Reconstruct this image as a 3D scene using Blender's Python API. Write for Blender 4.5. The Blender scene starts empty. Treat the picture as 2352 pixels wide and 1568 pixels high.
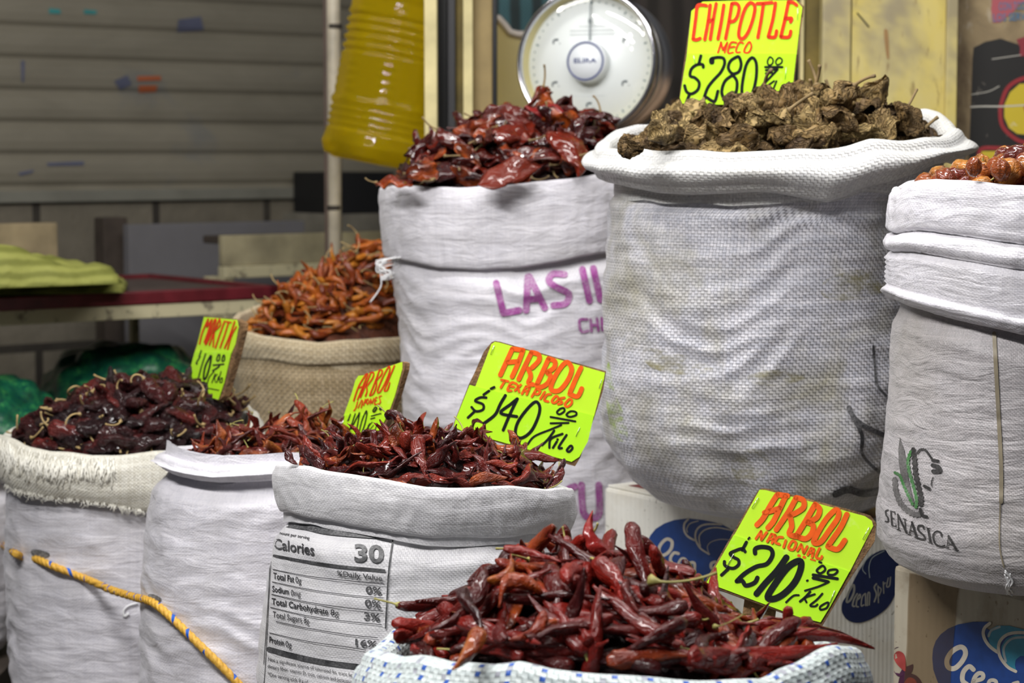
import bpy, bmesh, math, random
import numpy as np
from mathutils import Vector, Matrix, noise
from mathutils.bvhtree import BVHTree

SC = bpy.context.scene
COL = SC.collection
rnd = random.Random(7)

# ------------------------------------------------------------------ camera, world, lights
FPX = 4900.0                      # focal length in pixels of the 2352 px wide frame
CAMZ = 1.25
PITCH = math.radians(5.06)
cam_d = bpy.data.cameras.new('camera')
cam_d.sensor_width = 36.0
cam_d.lens = FPX * 36.0 / 2352.0
cam_d.clip_start = 0.05
cam_d.dof.use_dof = True
cam_d.dof.focus_distance = 2.45
cam_d.dof.aperture_fstop = 7.0
cam = bpy.data.objects.new('camera', cam_d)
COL.objects.link(cam)
cam.location = (0, 0, CAMZ)
cam.rotation_euler = (math.pi / 2 - PITCH, 0, 0)
SC.camera = cam

world = bpy.data.worlds.new('market_air')
world.use_nodes = True
world.node_tree.nodes['Background'].inputs[0].default_value = (0.80, 0.88, 1.0, 1)
world.node_tree.nodes['Background'].inputs[1].default_value = 0.06
SC.world = world
SC.view_settings.view_transform = 'Standard'
SC.view_settings.look = 'None'
SC.view_settings.exposure = -0.06
SC.view_settings.gamma = 1.0
SC.view_settings.use_curve_mapping = False


def area(name, loc, target, sx, sy, power, col=(1, 1, 1)):
    d = bpy.data.lights.new(name, 'AREA')
    d.shape = 'RECTANGLE'
    d.size, d.size_y, d.energy, d.color = sx, sy, power, col
    o = bpy.data.objects.new(name, d)
    COL.objects.link(o)
    o.location = loc
    o.rotation_euler = (Vector(target) - Vector(loc)).to_track_quat('-Z', 'Y').to_euler()


def bulb(name, loc, power, r=0.035, col=(1, .97, .92)):
    d = bpy.data.lights.new(name, 'POINT')
    d.energy, d.shadow_soft_size, d.color = power, r, col
    o = bpy.data.objects.new(name, d)
    COL.objects.link(o)
    o.location = loc


# fluorescent tubes and bare bulbs that hang over the stall front, above the frame, plus added fills
area('stall_tube', (-0.90, 1.40, 2.45), (0.0, 2.7, 0.95), 1.4, 0.09, 52, (1.0, .985, .97))
area('stall_tube', (0.10, 2.48, 2.40), (0.22, 2.70, 0.95), 1.3, 0.08, 22, (1.0, .985, .97))
area('counter_fill', (0.95, 3.05, 2.5), (0.6, 3.9, 1.3), 0.9, 0.12, 9, (1.0, .98, .95))  # added fill light, brightens the back boards and the scale drum
area('aisle_tube', (-1.2, 3.2, 2.9), (-1.0, 5.0, 0.9), 1.0, 0.2, 9, (1.0, .96, .88))
for k, (x, y, z, p) in enumerate([(-1.0, 1.9, 2.10, 5), (-0.70, 1.60, 2.15, 5), (-0.15, 2.2, 2.2, 4), (-0.55, 1.05, 2.2, 4), (-0.8, 2.7, 2.2, 4), (0.6, 2.75, 2.2, 3), (-0.42, 3.75, 1.95, 2.6)]):  # last one is an added fill that brightens the oil bottle
    bulb('stall_or_fill_bulb', (x, y, z), p)

CAM = Vector((0, 0, CAMZ))
CP, SP = math.cos(PITCH), math.sin(PITCH)


def ray(px, py):
    x = (px - 1176.0) / FPX
    y = -(py - 784.0) / FPX
    return Vector((x, CP + y * SP, -SP + y * CP))


def at(px, py, Y):
    """World point at depth Y seen at pixel (px, py) of the photograph."""
    d = ray(px, py)
    return CAM + d * (Y / d.y)


def zat(py, Y):
    return at(1176, py, Y).z


def Yfor(py, z):
    """Depth at which a horizontal plane of height z is seen at row py."""
    d = ray(1176, py)
    return (z - CAMZ) / d.z * d.y


def pix(p):
    v = Vector(p) - CAM
    dep = v.y * CP - v.z * SP
    return 1176 + FPX * v.x / dep, 784 - FPX * (v.y * SP + v.z * CP) / dep


# ------------------------------------------------------------------ objects
def tag(o, label=None, cat=None, group=None, kind=None):
    if label: o['label'] = label
    if cat: o['category'] = cat
    if group: o['group'] = group
    if kind: o['kind'] = kind
    return o


def mk(name, verts, faces, mat, parent=None, origin=None, smooth=True, uv=None):
    """One mesh object from world-space vertices."""
    if parent is not None:
        org = Vector(parent['_org'])
    else:
        org = Vector(origin) if origin is not None else Vector((0, 0, 0))
    V = np.asarray([tuple(v) for v in verts], dtype=float).reshape(-1, 3) - np.array(org)
    me = bpy.data.meshes.new(name)
    me.from_pydata(V.tolist(), [], faces)
    if uv is not None:
        ul = me.uv_layers.new(name='UVMap')
        idx = np.empty(len(me.loops), dtype=np.int32)
        me.loops.foreach_get('vertex_index', idx)
        ul.data.foreach_set('uv', np.asarray(uv, dtype=np.float32)[idx].ravel())
    me.polygons.foreach_set('use_smooth', [smooth] * len(me.polygons))
    if mat: me.materials.append(mat)
    o = bpy.data.objects.new(name, me)
    COL.objects.link(o)
    if parent is not None:
        o.parent = parent
    else:
        o.location = org
    o['_org'] = tuple(org)
    return o


def empty(name, org):
    o = bpy.data.objects.new(name, None)
    COL.objects.link(o)
    o.location = org
    o['_org'] = tuple(org)
    return o


def bm_to(name, bm, mat, parent=None, origin=None, smooth=False):
    bm.normal_update()
    vs = [v.co.copy() for v in bm.verts]
    bm.verts.index_update()
    fs = [[v.index for v in f.verts] for f in bm.faces]
    bm.free()
    return mk(name, vs, fs, mat, parent, origin, smooth)


def box(bm, o, ax, ay, az, lx, ly, lz, bev=0.0):
    """Box with corner o and edge vectors ax*lx, ay*ly, az*lz; bevelled."""
    o = Vector(o)
    t = bmesh.new()
    ax, ay, az = Vector(ax).normalized() * lx, Vector(ay).normalized() * ly, Vector(az).normalized() * lz
    vs = [t.verts.new(o + ax * i + ay * j + az * k) for k in (0, 1) for j in (0, 1) for i in (0, 1)]
    for f in ((0, 2, 3, 1), (4, 5, 7, 6), (0, 1, 5, 4), (2, 6, 7, 3), (0, 4, 6, 2), (1, 3, 7, 5)):
        t.faces.new([vs[i] for i in f])
    bmesh.ops.recalc_face_normals(t, faces=t.faces)
    if bev > 0:
        bmesh.ops.bevel(t, geom=list(t.edges), offset=bev, segments=2, affect='EDGES', profile=.6)
    m = bpy.data.meshes.new('t')
    t.to_mesh(m)
    t.free()
    bm.from_mesh(m)
    bpy.data.meshes.remove(m)


def boxobj(name, p0, p1, mat, parent=None, bev=0.002, origin=None):
    p0, p1 = Vector(p0), Vector(p1)
    bm = bmesh.new()
    d = p1 - p0
    box(bm, p0, (1, 0, 0), (0, 1, 0), (0, 0, 1), d.x, d.y, d.z, bev)
    if origin is None: origin = ((p0.x + p1.x) / 2, (p0.y + p1.y) / 2, p0.z)
    return bm_to(name, bm, mat, parent, origin)


def tube(pts, rad, nv=10, caps=True):
    """Verts/faces of a tube along pts; rad is a number or a list."""
    pts = [Vector(p) for p in pts]
    n = len(pts)
    R = rad if hasattr(rad, '__len__') else [rad] * n
    V, F = [], []
    up = Vector((0, 0, 1))
    prev = None
    for i, p in enumerate(pts):
        t = (pts[min(i + 1, n - 1)] - pts[max(i - 1, 0)]).normalized()
        if prev is None:
            a = t.cross(up)
            if a.length < 1e-3: a = t.cross(Vector((1, 0, 0)))
        else:
            a = prev - t * prev.dot(t)
        a.normalize()
        prev = a
        b = t.cross(a)
        for k in range(nv):
            q = 2 * math.pi * k / nv
            V.append(p + (a * math.cos(q) + b * math.sin(q)) * R[i])
    for i in range(n - 1):
        for k in range(nv):
            F.append((i * nv + k, i * nv + (k + 1) % nv, (i + 1) * nv + (k + 1) % nv, (i + 1) * nv + k))
    if caps:
        F.append(tuple(range(nv))[::-1])
        F.append(tuple((n - 1) * nv + k for k in range(nv)))
    return V, F


def lathe(org, axis, prof, n=64, caps=True):
    """Verts/faces of a surface turned about axis; prof = [(radius, height)...]."""
    org, axis = Vector(org), Vector(axis).normalized()
    a = axis.orthogonal().normalized()
    b = axis.cross(a)
    V, F = [], []
    for (r, h) in prof:
        for k in range(n):
            q = 2 * math.pi * k / n
            V.append(org + axis * h + (a * math.cos(q) + b * math.sin(q)) * r)
    for i in range(len(prof) - 1):
        for k in range(n):
            F.append((i * n + k, i * n + (k + 1) % n, (i + 1) * n + (k + 1) % n, (i + 1) * n + k))
    if caps and prof[0][0] > 1e-6: F.append(tuple(range(n))[::-1])
    if caps and prof[-1][0] > 1e-6: F.append(tuple((len(prof) - 1) * n + k for k in range(n)))
    return V, F


# ------------------------------------------------------------------ materials
class G:
    def __init__(s, name):
        s.m = bpy.data.materials.new(name)
        s.m.use_nodes = True
        s.nt = s.m.node_tree
        s.nt.nodes.clear()
        s.out = s.nt.nodes.new('ShaderNodeOutputMaterial')
        s.b = s.nt.nodes.new('ShaderNodeBsdfPrincipled')
        s.nt.links.new(s.b.outputs[0], s.out.inputs[0])

    def put(s, sock, v):
        if isinstance(v, bpy.types.NodeSocket):
            s.nt.links.new(v, sock)
        elif v is not None:
            if sock.type == 'RGBA' and len(v) == 3: v = (*v, 1)
            sock.default_value = v

    def n(s, typ, props=None, **ins):
        nd = s.nt.nodes.new('ShaderNode' + typ)
        for k, v in (props or {}).items(): setattr(nd, k, v)
        for k, v in ins.items():
            key = int(k[1:]) if k[0] == '_' and k[1:].isdigit() else k.replace('_', ' ')
            s.put(nd.inputs[key], v)
        return nd

    def set(s, **ins):
        for k, v in ins.items(): s.put(s.b.inputs[k.replace('_', ' ')], v)
        return s

    def math(s, op, a, b=None, c=None):
        nd = s.n('Math', {'operation': op})
        s.put(nd.inputs[0], a); s.put(nd.inputs[1], b); s.put(nd.inputs[2], c)
        return nd.outputs[0]

    def mix(s, f, a, b, mode='MIX'):
        nd = s.n('Mix', {'data_type': 'RGBA', 'blend_type': mode})
        s.put(nd.inputs[0], f); s.put(nd.inputs[6], a); s.put(nd.inputs[7], b)
        return nd.outputs[2]

    def ramp(s, f, stops, interp='LINEAR'):
        nd = s.n('ValToRGB')
        nd.color_ramp.interpolation = interp
        e = nd.color_ramp.elements
        while len(e) < len(stops): e.new(.5)
        for el, (p, c) in zip(e, stops):
            el.position = p
            el.color = (c, c, c, 1) if not hasattr(c, '__len__') else (*c, 1)
        s.put(nd.inputs[0], f)
        return nd.outputs[0]

    def noise(s, vec=None, scale=5., detail=3., rough=.55, dist=0.):
        nd = s.n('TexNoise', Vector=vec, Scale=scale, Detail=detail, Roughness=rough, Distortion=dist)
        return nd.outputs[0]

    def coord(s, k='Object'):
        return s.n('TexCoord').outputs[k]

    def mapping(s, vec, scale=(1, 1, 1), loc=(0, 0, 0), rot=(0, 0, 0)):
        return s.n('Mapping', Vector=vec, Scale=scale, Location=loc, Rotation=rot).outputs[0]

    def bump(s, h, strength=.5, dist=.01, normal=None):
        nd = s.n('Bump', Strength=strength, Distance=dist, Height=h)
        if normal is not None: s.put(nd.inputs['Normal'], normal)
        s.put(s.b.inputs['Normal'], nd.outputs[0])
        return nd.outputs[0]

    def rand(s):
        return s.n('ObjectInfo').outputs['Random']


def plain(name, col, rough=.6, metal=0., noise_amt=.15, scale=8., bump=0., spec=.5):
    g = G(name)
    nz = g.noise(g.coord(), scale, 4)
    lo = tuple(c * (1 - noise_amt) for c in col)
    hi = tuple(min(1, c * (1 + noise_amt)) for c in col)
    g.set(Base_Color=g.ramp(nz, [(.3, lo), (.7, hi)]), Roughness=rough, Metallic=metal, Specular_IOR_Level=spec)
    if bump: g.bump(g.noise(g.coord(), scale * 4, 4), bump, .01)
    return g.m


def weave(name, tape=.0036, base=(.74, .74, .76), alt=(.62, .62, .66), dirt=(.36, .32, .24), dirt_amt=.4, rough=.42,
          bumpd=.0008, stripes=None, fleck=None, crinkle=.5, strength=.6, gap=None, dscale=5.):
    """Woven sack cloth: flat tapes over and under, in metres along the UV."""
    g = G(name)
    uv = g.coord('UV')
    wob = g.n('TexNoise', Vector=uv, Scale=9.0, Detail=2.0).outputs['Color']
    uvd = g.n('VectorMath', {'operation': 'MULTIPLY_ADD'}, _0=wob, _1=(.004, .004, 0), _2=uv).outputs[0]
    sx = g.n('SeparateXYZ', Vector=uvd)
    U = g.math('DIVIDE', sx.outputs[0], tape)
    V = g.math('DIVIDE', sx.outputs[1], tape * .9)
    fu, fv = g.math('FLOOR', U), g.math('FLOOR', V)
    par = g.math('FLOORED_MODULO', g.math('ADD', fu, fv), 2.0)
    ru = g.math('ABSOLUTE', g.math('SUBTRACT', g.math('FRACT', U), .5))
    rv = g.math('ABSOLUTE', g.math('SUBTRACT', g.math('FRACT', V), .5))
    hu = g.math('POWER', g.math('MULTIPLY', ru, 2.0), 3.0)
    hv = g.math('POWER', g.math('MULTIPLY', rv, 2.0), 3.0)
    hh = g.math('SUBTRACT', 1.0, g.n('Mix', {'data_type': 'FLOAT'}, _0=par, _2=hv, _3=hu).outputs[0])
    cell = g.n('CombineXYZ', X=fu, Y=fv).outputs[0]
    wn = g.n('TexWhiteNoise', Vector=cell).outputs[0]
    rowu = g.n('TexWhiteNoise', {'noise_dimensions': '1D'}, W=fu).outputs[0]
    rowv = g.n('TexWhiteNoise', {'noise_dimensions': '1D'}, W=fv).outputs[0]
    rr = g.math('ADD', g.math('MULTIPLY', rowu, .3), g.math('ADD', g.math('MULTIPLY', rowv, .35), g.math('MULTIPLY', wn, .35)))
    col = g.mix(g.ramp(rr, [(.25, 0.), (.75, 1.)]), base, alt)
    if gap: col = g.mix(g.ramp(hh, [(.05, 1.), (.55, 0.)]), col, gap)
    if fleck:                                   # grey threads showing in short dashes
        fl = g.math('GREATER_THAN', g.math('MULTIPLY', rowu, wn), fleck[0])
        col = g.mix(g.math('MULTIPLY', fl, fleck[2]), col, fleck[1])
    if stripes:                                 # (period in tapes, width in tapes, colour): dashed coloured warp
        per, wid, sc = stripes
        inst = g.math('LESS_THAN', g.math('FLOORED_MODULO', fu, per), wid)
        dash = g.math('GREATER_THAN', par, .5)
        keep = g.math('GREATER_THAN', g.n('TexWhiteNoise', Vector=g.n('CombineXYZ', X=fu, Y=fv, Z=3.3).outputs[0]).outputs[0], .25)
        col = g.mix(g.math('MULTIPLY', g.math('MULTIPLY', inst, dash), keep), col, sc)
    dn = g.ramp(g.noise(g.coord(), dscale, 6, .62, .4), [(.47, 0.), (.72, 1.)])
    col = g.mix(g.math('MULTIPLY', dn, dirt_amt), col, dirt)
    g.set(Base_Color=col, Roughness=rough, Specular_IOR_Level=.45, Sheen_Weight=.15)
    cr = g.noise(g.mapping(uv, (16, 60, 1)), 1.0, 5, .6, .6)
    n1 = g.bump(cr, crinkle, .006)
    nd = g.n('Bump', Strength=strength, Distance=bumpd, Height=hh, Normal=n1)
    g.put(g.b.inputs['Normal'], nd.outputs[0])
    return g.m


def ink(name, col, rough=.45, mottle=0.0, under=(.78, .78, .8), mscale=320.):
    g = G(name)
    if mottle:
        nz = g.ramp(g.noise(g.mapping(g.coord(), (1, 1, 1.6)), mscale, 2, .6), [(.42 - .2 * (1 - mottle), 0.), (.62, 1.)])
        big = g.ramp(g.noise(g.coord(), 40., 3), [(.35, .25), (.65, 1.)])
        g.set(Base_Color=g.mix(g.math('MULTIPLY', g.math('MULTIPLY', nz, big), mottle), col, under))
    else:
        nz = g.noise(g.coord(), 90., 3)
        g.set(Base_Color=g.ramp(nz, [(.3, tuple(c * .8 for c in col)), (.7, col)]))
    g.set(Roughness=rough)
    return g.m


# ------------------------------------------------------------------ 2D drawing in photo pixels, laid on real surfaces
def smooth_line(pts, closed=False, sub=6):
    P = [np.array(p, float) for p in pts]
    if len(P) == 2 and not closed:
        return [P[0] + (P[1] - P[0]) * k / 6 for k in range(7)]
    if closed and np.allclose(P[0], P[-1]): P = P[:-1]
    n = len(P)
    out = []
    for i in range(n if closed else n - 1):
        p1, p2 = P[i], P[(i + 1) % n]
        p0 = P[(i - 1) % n] if closed or i > 0 else p1
        p3 = P[(i + 2) % n] if closed or i + 2 < n else p2
        for k in range(sub):
            t = k / sub
            out.append(.5 * ((2 * p1) + (p2 - p0) * t + (2 * p0 - 5 * p1 + 4 * p2 - p3) * t * t + (3 * p1 - p0 - 3 * p2 + p3) * t ** 3))
    if not closed: out.append(P[-1])
    return out


def stroke(pts, w, closed=None, sub=6):
    """Brush stroke as a ribbon of quads (2D)."""
    if closed is None:
        closed = len(pts) > 3 and abs(pts[0][0] - pts[-1][0]) + abs(pts[0][1] - pts[-1][1]) < 1e-6
    L = smooth_line(pts, closed, sub)
    n = len(L)
    T = []
    for i in range(n):
        a = L[(i + 1) % n] if closed or i + 1 < n else L[i]
        b = L[(i - 1) % n] if closed or i > 0 else L[i]
        t = a - b
        T.append(t / (np.linalg.norm(t) + 1e-9))
    rows = []
    if not closed:
        for k, f in ((-.42, .45), (-.25, .8)): rows.append((L[0] + T[0] * w * k, T[0], f))
    for i in range(n): rows.append((L[i], T[i], 1.0))
    if not closed:
        for k, f in ((.25, .8), (.42, .45)): rows.append((L[-1] + T[-1] * w * k, T[-1], f))
    V, F = [], []
    for (p, t, f) in rows:
        nn = np.array([-t[1], t[0]])
        for s in (-1, 0, 1): V.append(p + nn * s * w * .5 * f)
    m = len(rows)
    for i in range(m if closed else m - 1):
        j = (i + 1) % m
        for s in (0, 1): F.append((i * 3 + s, i * 3 + s + 1, j * 3 + s + 1, j * 3 + s))
    return V, F


def poly(pts, sm=False):
    P = smooth_line(pts, True, 5) if sm else [np.array(p, float) for p in pts]
    return P, [tuple(range(len(P)))]


_fonts = {}


def text(s, A, B, cap, bold=0.0, shear=0.0, up=None, squash=None):
    """Built-in font text from baseline point A to baseline point B, capital height cap (2D)."""
    key = (s, bold, shear)
    if key not in _fonts:
        cu = bpy.data.curves.new('t', 'FONT')
        cu.body = s
        cu.offset = bold
        cu.shear = shear
        cu.resolution_u = 3
        ob = bpy.data.objects.new('t', cu)
        COL.objects.link(ob)
        bpy.context.view_layer.update()
        me = bpy.data.meshes.new_from_object(ob.evaluated_get(bpy.context.evaluated_depsgraph_get()))
        V = np.array([v.co[:2] for v in me.vertices])
        F = [tuple(p.vertices) for p in me.polygons]
        bpy.data.meshes.remove(me)
        bpy.data.objects.remove(ob)
        bpy.data.curves.remove(cu)
        _fonts[key] = (V, F)
    V, F = _fonts[key]
    A, B = np.array(A, float), np.array(B, float)
    x0, x1 = V[:, 0].min(), V[:, 0].max()
    if up is None: up = (0, -cap)
    up = np.array(up, float)
    P = A + np.outer((V[:, 0] - x0) / (x1 - x0), B - A) + np.outer(V[:, 1] / .72, up)
    return list(P), F


class Draw:
    """Collects 2D shapes traced in zoom coordinates of a photo region."""
    def __init__(s, x0, y0, f):
        s.x0, s.y0, s.f, s.V, s.F = x0, y0, f, [], []

    def add(s, vf):
        b = len(s.V)
        s.V += [(s.x0 + p[0] / s.f, s.y0 + p[1] / s.f) for p in vf[0]]
        s.F += [tuple(i + b for i in q) for q in vf[1]]
        return s

    def st(s, w, *lines):
        for L in lines: s.add(stroke(L, w))
        return s

    def pl(s, pts, sm=False):
        return s.add(poly(pts, sm))

    def tx(s, *a, **k):
        return s.add(text(*a, **k))

    def lay(s, name, bvh, mat, parent, off=.0012, maxlen=None):
        """Project onto a surface (BVH in world space) and link as one thin printed layer."""
        V, F = s.V, s.F
        if maxlen:
            bm = bmesh.new()
            vs = [bm.verts.new((p[0], p[1], 0)) for p in V]
            for q in F:
                try: bm.faces.new([vs[i] for i in q])
                except ValueError: pass
            bmesh.ops.triangulate(bm, faces=bm.faces)
            for _ in range(6):
                ed = [e for e in bm.edges if e.calc_length() > maxlen]
                if not ed: break
                bmesh.ops.subdivide_edges(bm, edges=ed, cuts=1)
                bmesh.ops.triangulate(bm, faces=[f for f in bm.faces if len(f.verts) > 3])
            bm.verts.index_update()
            V = [(v.co.x, v.co.y) for v in bm.verts]
            F = [tuple(v.index for v in f.verts) for f in bm.faces]
            bm.free()
        W = []
        for p in V:
            d = ray(*p).normalized()
            h = bvh.ray_cast(CAM, d)
            W.append(None if h[0] is None else h[0] - d * off)
        keep = [q for q in F if all(W[i] is not None for i in q)]
        used = sorted({i for q in keep for i in q})
        ix = {k: j for j, k in enumerate(used)}
        if not used: return None
        return mk(name, [W[i] for i in used], [tuple(ix[i] for i in q) for q in keep], mat, parent, smooth=True)


def bvh_of(*objs):
    vs, fs = [], []
    for o in objs:
        b = len(vs)
        org = Vector(o['_org'])
        vs += [org + v.co for v in o.data.vertices]
        fs += [tuple(i + b for i in p.vertices) for p in o.data.polygons]
    return BVHTree.FromPolygons(vs, fs)

# ------------------------------------------------------------------ sack materials
WHITE = weave('white_woven', .0026, (.71, .69, .735), (.63, .615, .67), (.44, .42, .40), .35, crinkle=.6, strength=.22)
WHITE2 = weave('fine_woven', .0026, (.72, .71, .73), (.66, .65, .68), (.50, .48, .45), .25, crinkle=.4, strength=.28)
COARSE = weave('coarse_woven', .0044, (.66, .65, .69), (.48, .485, .54), (.30, .275, .16), .8, crinkle=.5, strength=.9, gap=(.26, .26, .29), dscale=8.)
COARSE_CUFF = weave('coarse_woven_fold', .0044, (.68, .68, .66), (.56, .56, .56), (.46, .43, .34), .35, crinkle=.4, strength=.8)
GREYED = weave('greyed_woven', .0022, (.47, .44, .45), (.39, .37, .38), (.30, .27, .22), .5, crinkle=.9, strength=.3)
CREAM = weave('cream_woven', .0028, (.74, .72, .64), (.60, .57, .48), (.45, .41, .30), .4, crinkle=.5, strength=.7)
STRIPED = weave('striped_woven', .0054, (.72, .79, .78), (.58, .66, .66), (.45, .47, .45), .15, crinkle=.3, strength=.9,
                stripes=(6.0, 1.0, (.01, .10, .50)), fleck=(.62, (.36, .36, .43), .85))
BURLAP = weave('burlap', .0062, (.46, .36, .22), (.32, .24, .13), (.19, .13, .07), .5, rough=.9, crinkle=.3, bumpd=.0016, strength=1.0, gap=(.12, .08, .04))
BURLAP_RIM = weave('burlap_fold', .0062, (.62, .52, .35), (.50, .40, .25), (.40, .30, .17), .3, rough=.9, crinkle=.3, strength=1.0, gap=(.22, .16, .09))


def interp(px, pts):
    pts = sorted(pts)
    return float(np.interp(px, [p[0] for p in pts], [p[1] for p in pts]))


def sm(a, b, x):
    t = min(1, max(0, (x - a) / (b - a)))
    return t * t * (3 - 2 * t)


def ridged(v):
    return 1 - 2 * abs(noise.noise(v))


def sack(name, Y, rim_x, rim_py, rows, front, back, bot, mat, cuff_mat, seed, label, group=None, e=.92, flop=.004, lip=.006, bulge=.0,
         flare=0., wr=(.0035, .0016, .006), wz=26., cuff_noise=.003, cuff_fold=None, tuck=True, thick=.010, squash=2.0, zmin=None,
         cuff_name='folded_cuff', crinkle=.0012, dents=(), cuff_n=12, gap=.006):
    """Open sack: body from pixel rows (py, left, right) at depth Y, and a turned-down cuff from the rim line to the cuff's lower line."""
    xl, xr = at(rim_x[0], rim_py, Y).x, at(rim_x[1], rim_py, Y).x
    Xc, R = (xl + xr) / 2, (xr - xl) / 2
    sv = Vector((seed * 7.13, seed * 3.7, seed * 1.9))
    zr_, xc_, hr_ = [], [], []
    for (py, a, b) in sorted(rows, key=lambda r: -r[0]):
        A, B = at(a, py, Y), at(b, py, Y)
        zr_.append(A.z); xc_.append((A.x + B.x) / 2); hr_.append((B.x - A.x) / 2)
    if zmin is not None and zr_[0] > zmin + .02:
        for dz, s in ((.05, 1.0), (.0, .93)):
            zr_.insert(0 if dz > .01 else 0, zmin + dz); xc_.insert(0, xc_[0]); hr_.insert(0, hr_[0] * (1.0 if dz > .01 else .93))
        o = np.argsort(zr_); zr_ = [zr_[i] for i in o]; xc_ = [xc_[i] for i in o]; hr_ = [hr_[i] for i in o]
    zb = zr_[0]

    def circ(th):
        c, s = math.cos(th), math.sin(th)
        k = (abs(c) ** squash + abs(s) ** squash) ** (-1 / squash)
        return c * k, s * k

    def rimz(th, r=None):
        c, s = circ(th)
        r = R if r is None else r
        Yp = Y + r * e * s
        X = Xc + r * c
        p = 1176 + X / Yp * FPX
        f = zat(interp(p, front), Yp)
        b = zat(interp(p, back), Yp)
        w = sm(-.22, .22, s)
        return f * (1 - w) + b * w

    def botz(th):
        c, s = circ(th)
        Yp = Y + R * e * s
        return zat(interp(1176 + (Xc + R * c) / Yp * FPX, bot), Yp)

    # ---- cuff
    NT = 288
    V, F, UV = [], [], []
    K = 34
    for i in range(NT + 1):
        th = 2 * math.pi * i / NT
        c, s = circ(th)
        lo = cuff_noise * 2.0 * noise.noise(Vector((c * 1.6, s * 1.6, 1.3)) + sv)
        zt = rimz(th) + cuff_noise * .8 * noise.noise(Vector((c * 4, s * 4, 5.3)) + sv)
        z0 = botz(th) + cuff_noise * 1.2 * noise.noise(Vector((c * 3, s * 3, 9.1)) + sv)
        H = zt - z0
        prof = []
        for k in range(6): prof.append((-2 * lip, zt - .07 + (.07 - lip) * k / 6))
        for k in range(9):
            a = math.pi * (1 - k / 8)
            prof.append((-lip + lip * math.cos(a), zt - lip + lip * math.sin(a)))
        for k in range(1, cuff_n + 1):
            t = k / cuff_n
            off = bulge * math.sin(math.pi * min(1, t * .98)) ** .75 + flare * t
            if cuff_fold:
                for (tc, wd, am) in cuff_fold:
                    off += am * math.exp(-((t - tc) / wd) ** 2)
            prof.append((off, zt - lip - (H - lip - flop) * t))
        eo = flare
        for k in range(1, 5):
            a = math.pi * k / 4
            prof.append((eo - flop + flop * math.cos(a), z0 + flop - flop * math.sin(a)))
        prof.append((eo - 2 * flop - .002, z0 + .012))
        prof.append((eo - 2 * flop - .004, z0 + .035))
        arc = 0
        for k, (o, z) in enumerate(prof):
            q = Vector((c * 9, s * 9, z * 26)) + sv
            cr = crinkle * ridged(q * 1.0) + crinkle * .7 * ridged(q * 2.3)
            hf = .0022 * noise.noise(Vector((c * 2.2, s * 2.2, z * 55)) + sv)
            r = R + o + lo + (cr + hf if k > 14 else cr * .4)
            for (tc, zc, tw, zw, am) in dents:
                r += am * math.exp(-((th - tc) / tw) ** 2 - ((z - zc) / zw) ** 2)
            V.append((Xc + r * c, Y + r * e * s, z))
            if k: arc += math.hypot(o - prof[k - 1][0], z - prof[k - 1][1])
            UV.append((th * R, arc))
    n = len(prof)
    for i in range(NT):
        for k in range(n - 1):
            a = i * n + k
            F.append((a, a + n, a + n + 1, a + 1))
    cuffV, cuffF, cuffUV = V, F, UV

    # ---- body
    V, F, UV = [], [], []
    NZ = 150
    tops = [min(rimz(2 * math.pi * i / NT) - .025, botz(2 * math.pi * i / NT) + .05) for i in range(NT)]
    rin = R + flare - 2 * flop - gap
    for i in range(NT + 1):
        th = 2 * math.pi * i / NT
        c, s = circ(th)
        zt = tops[i % NT]
        for k in range(NZ + 1):
            t = k / NZ
            z = zb + (zt - zb) * t
            xc = float(np.interp(z, zr_, xc_)); hr = float(np.interp(z, zr_, hr_))
            zc = botz(th)
            w = sm(zc - .035, zc - .004, z)
            hr = hr * (1 - w) + min(hr, rin) * w
            xc = xc * (1 - w) + Xc * w if w else xc
            fade = min(1, (z - zb) / .05 + .25)
            q = Vector((c * 1.3, s * 1.3, z * wz)) + sv
            wob = noise.noise(Vector((c * 2.1, s * 2.1, z * 5)) + sv)
            q.z += wob * 1.4
            amp = .55 + .6 * noise.noise(Vector((c * 1.7, s * 1.7, z * 7 + 3)) + sv)
            d = wr[0] * ridged(q) * amp + wr[1] * noise.noise(Vector((c * 5, s * 5, z * 70)) + sv) + wr[2] * noise.noise(Vector((c * 2, s * 2, z * 8)) + sv)
            d += crinkle * .5 * ridged(Vector((c * 10, s * 10, z * 34)) + sv)
            for (tc, zc2, tw, zw, am) in dents:
                d += am * math.exp(-((th - tc) / tw) ** 2 - ((z - zc2) / zw) ** 2)
            r = hr + d * fade * (1 - .8 * w)
            V.append((xc + r * c, Y + r * e * s, z))
            UV.append((th * hr_[len(hr_) // 2], z))
    n = NZ + 1
    for i in range(NT):
        for k in range(NZ):
            a = i * n + k
            F.append((a, a + n, a + n + 1, a + 1))
    ci = len(V)
    V.append((xc_[0], Y, zb)); UV.append((0, 0))
    for i in range(NT): F.append((ci, (i + 1) * n, i * n))
    o = mk(name, V, F, mat, None, (xc_[0], Y, zb), True, UV)
    tag(o, label, 'sack', group)
    cuff = mk(cuff_name, cuffV, cuffF, cuff_mat, o, None, True, cuffUV)
    return dict(o=o, cuff=cuff, Xc=Xc, R=R - 2 * lip, e=e, Y=Y, rimz=rimz, bvh=bvh_of(o, cuff), bodybvh=bvh_of(o), zb=zb)


PLINTH = .40
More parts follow.
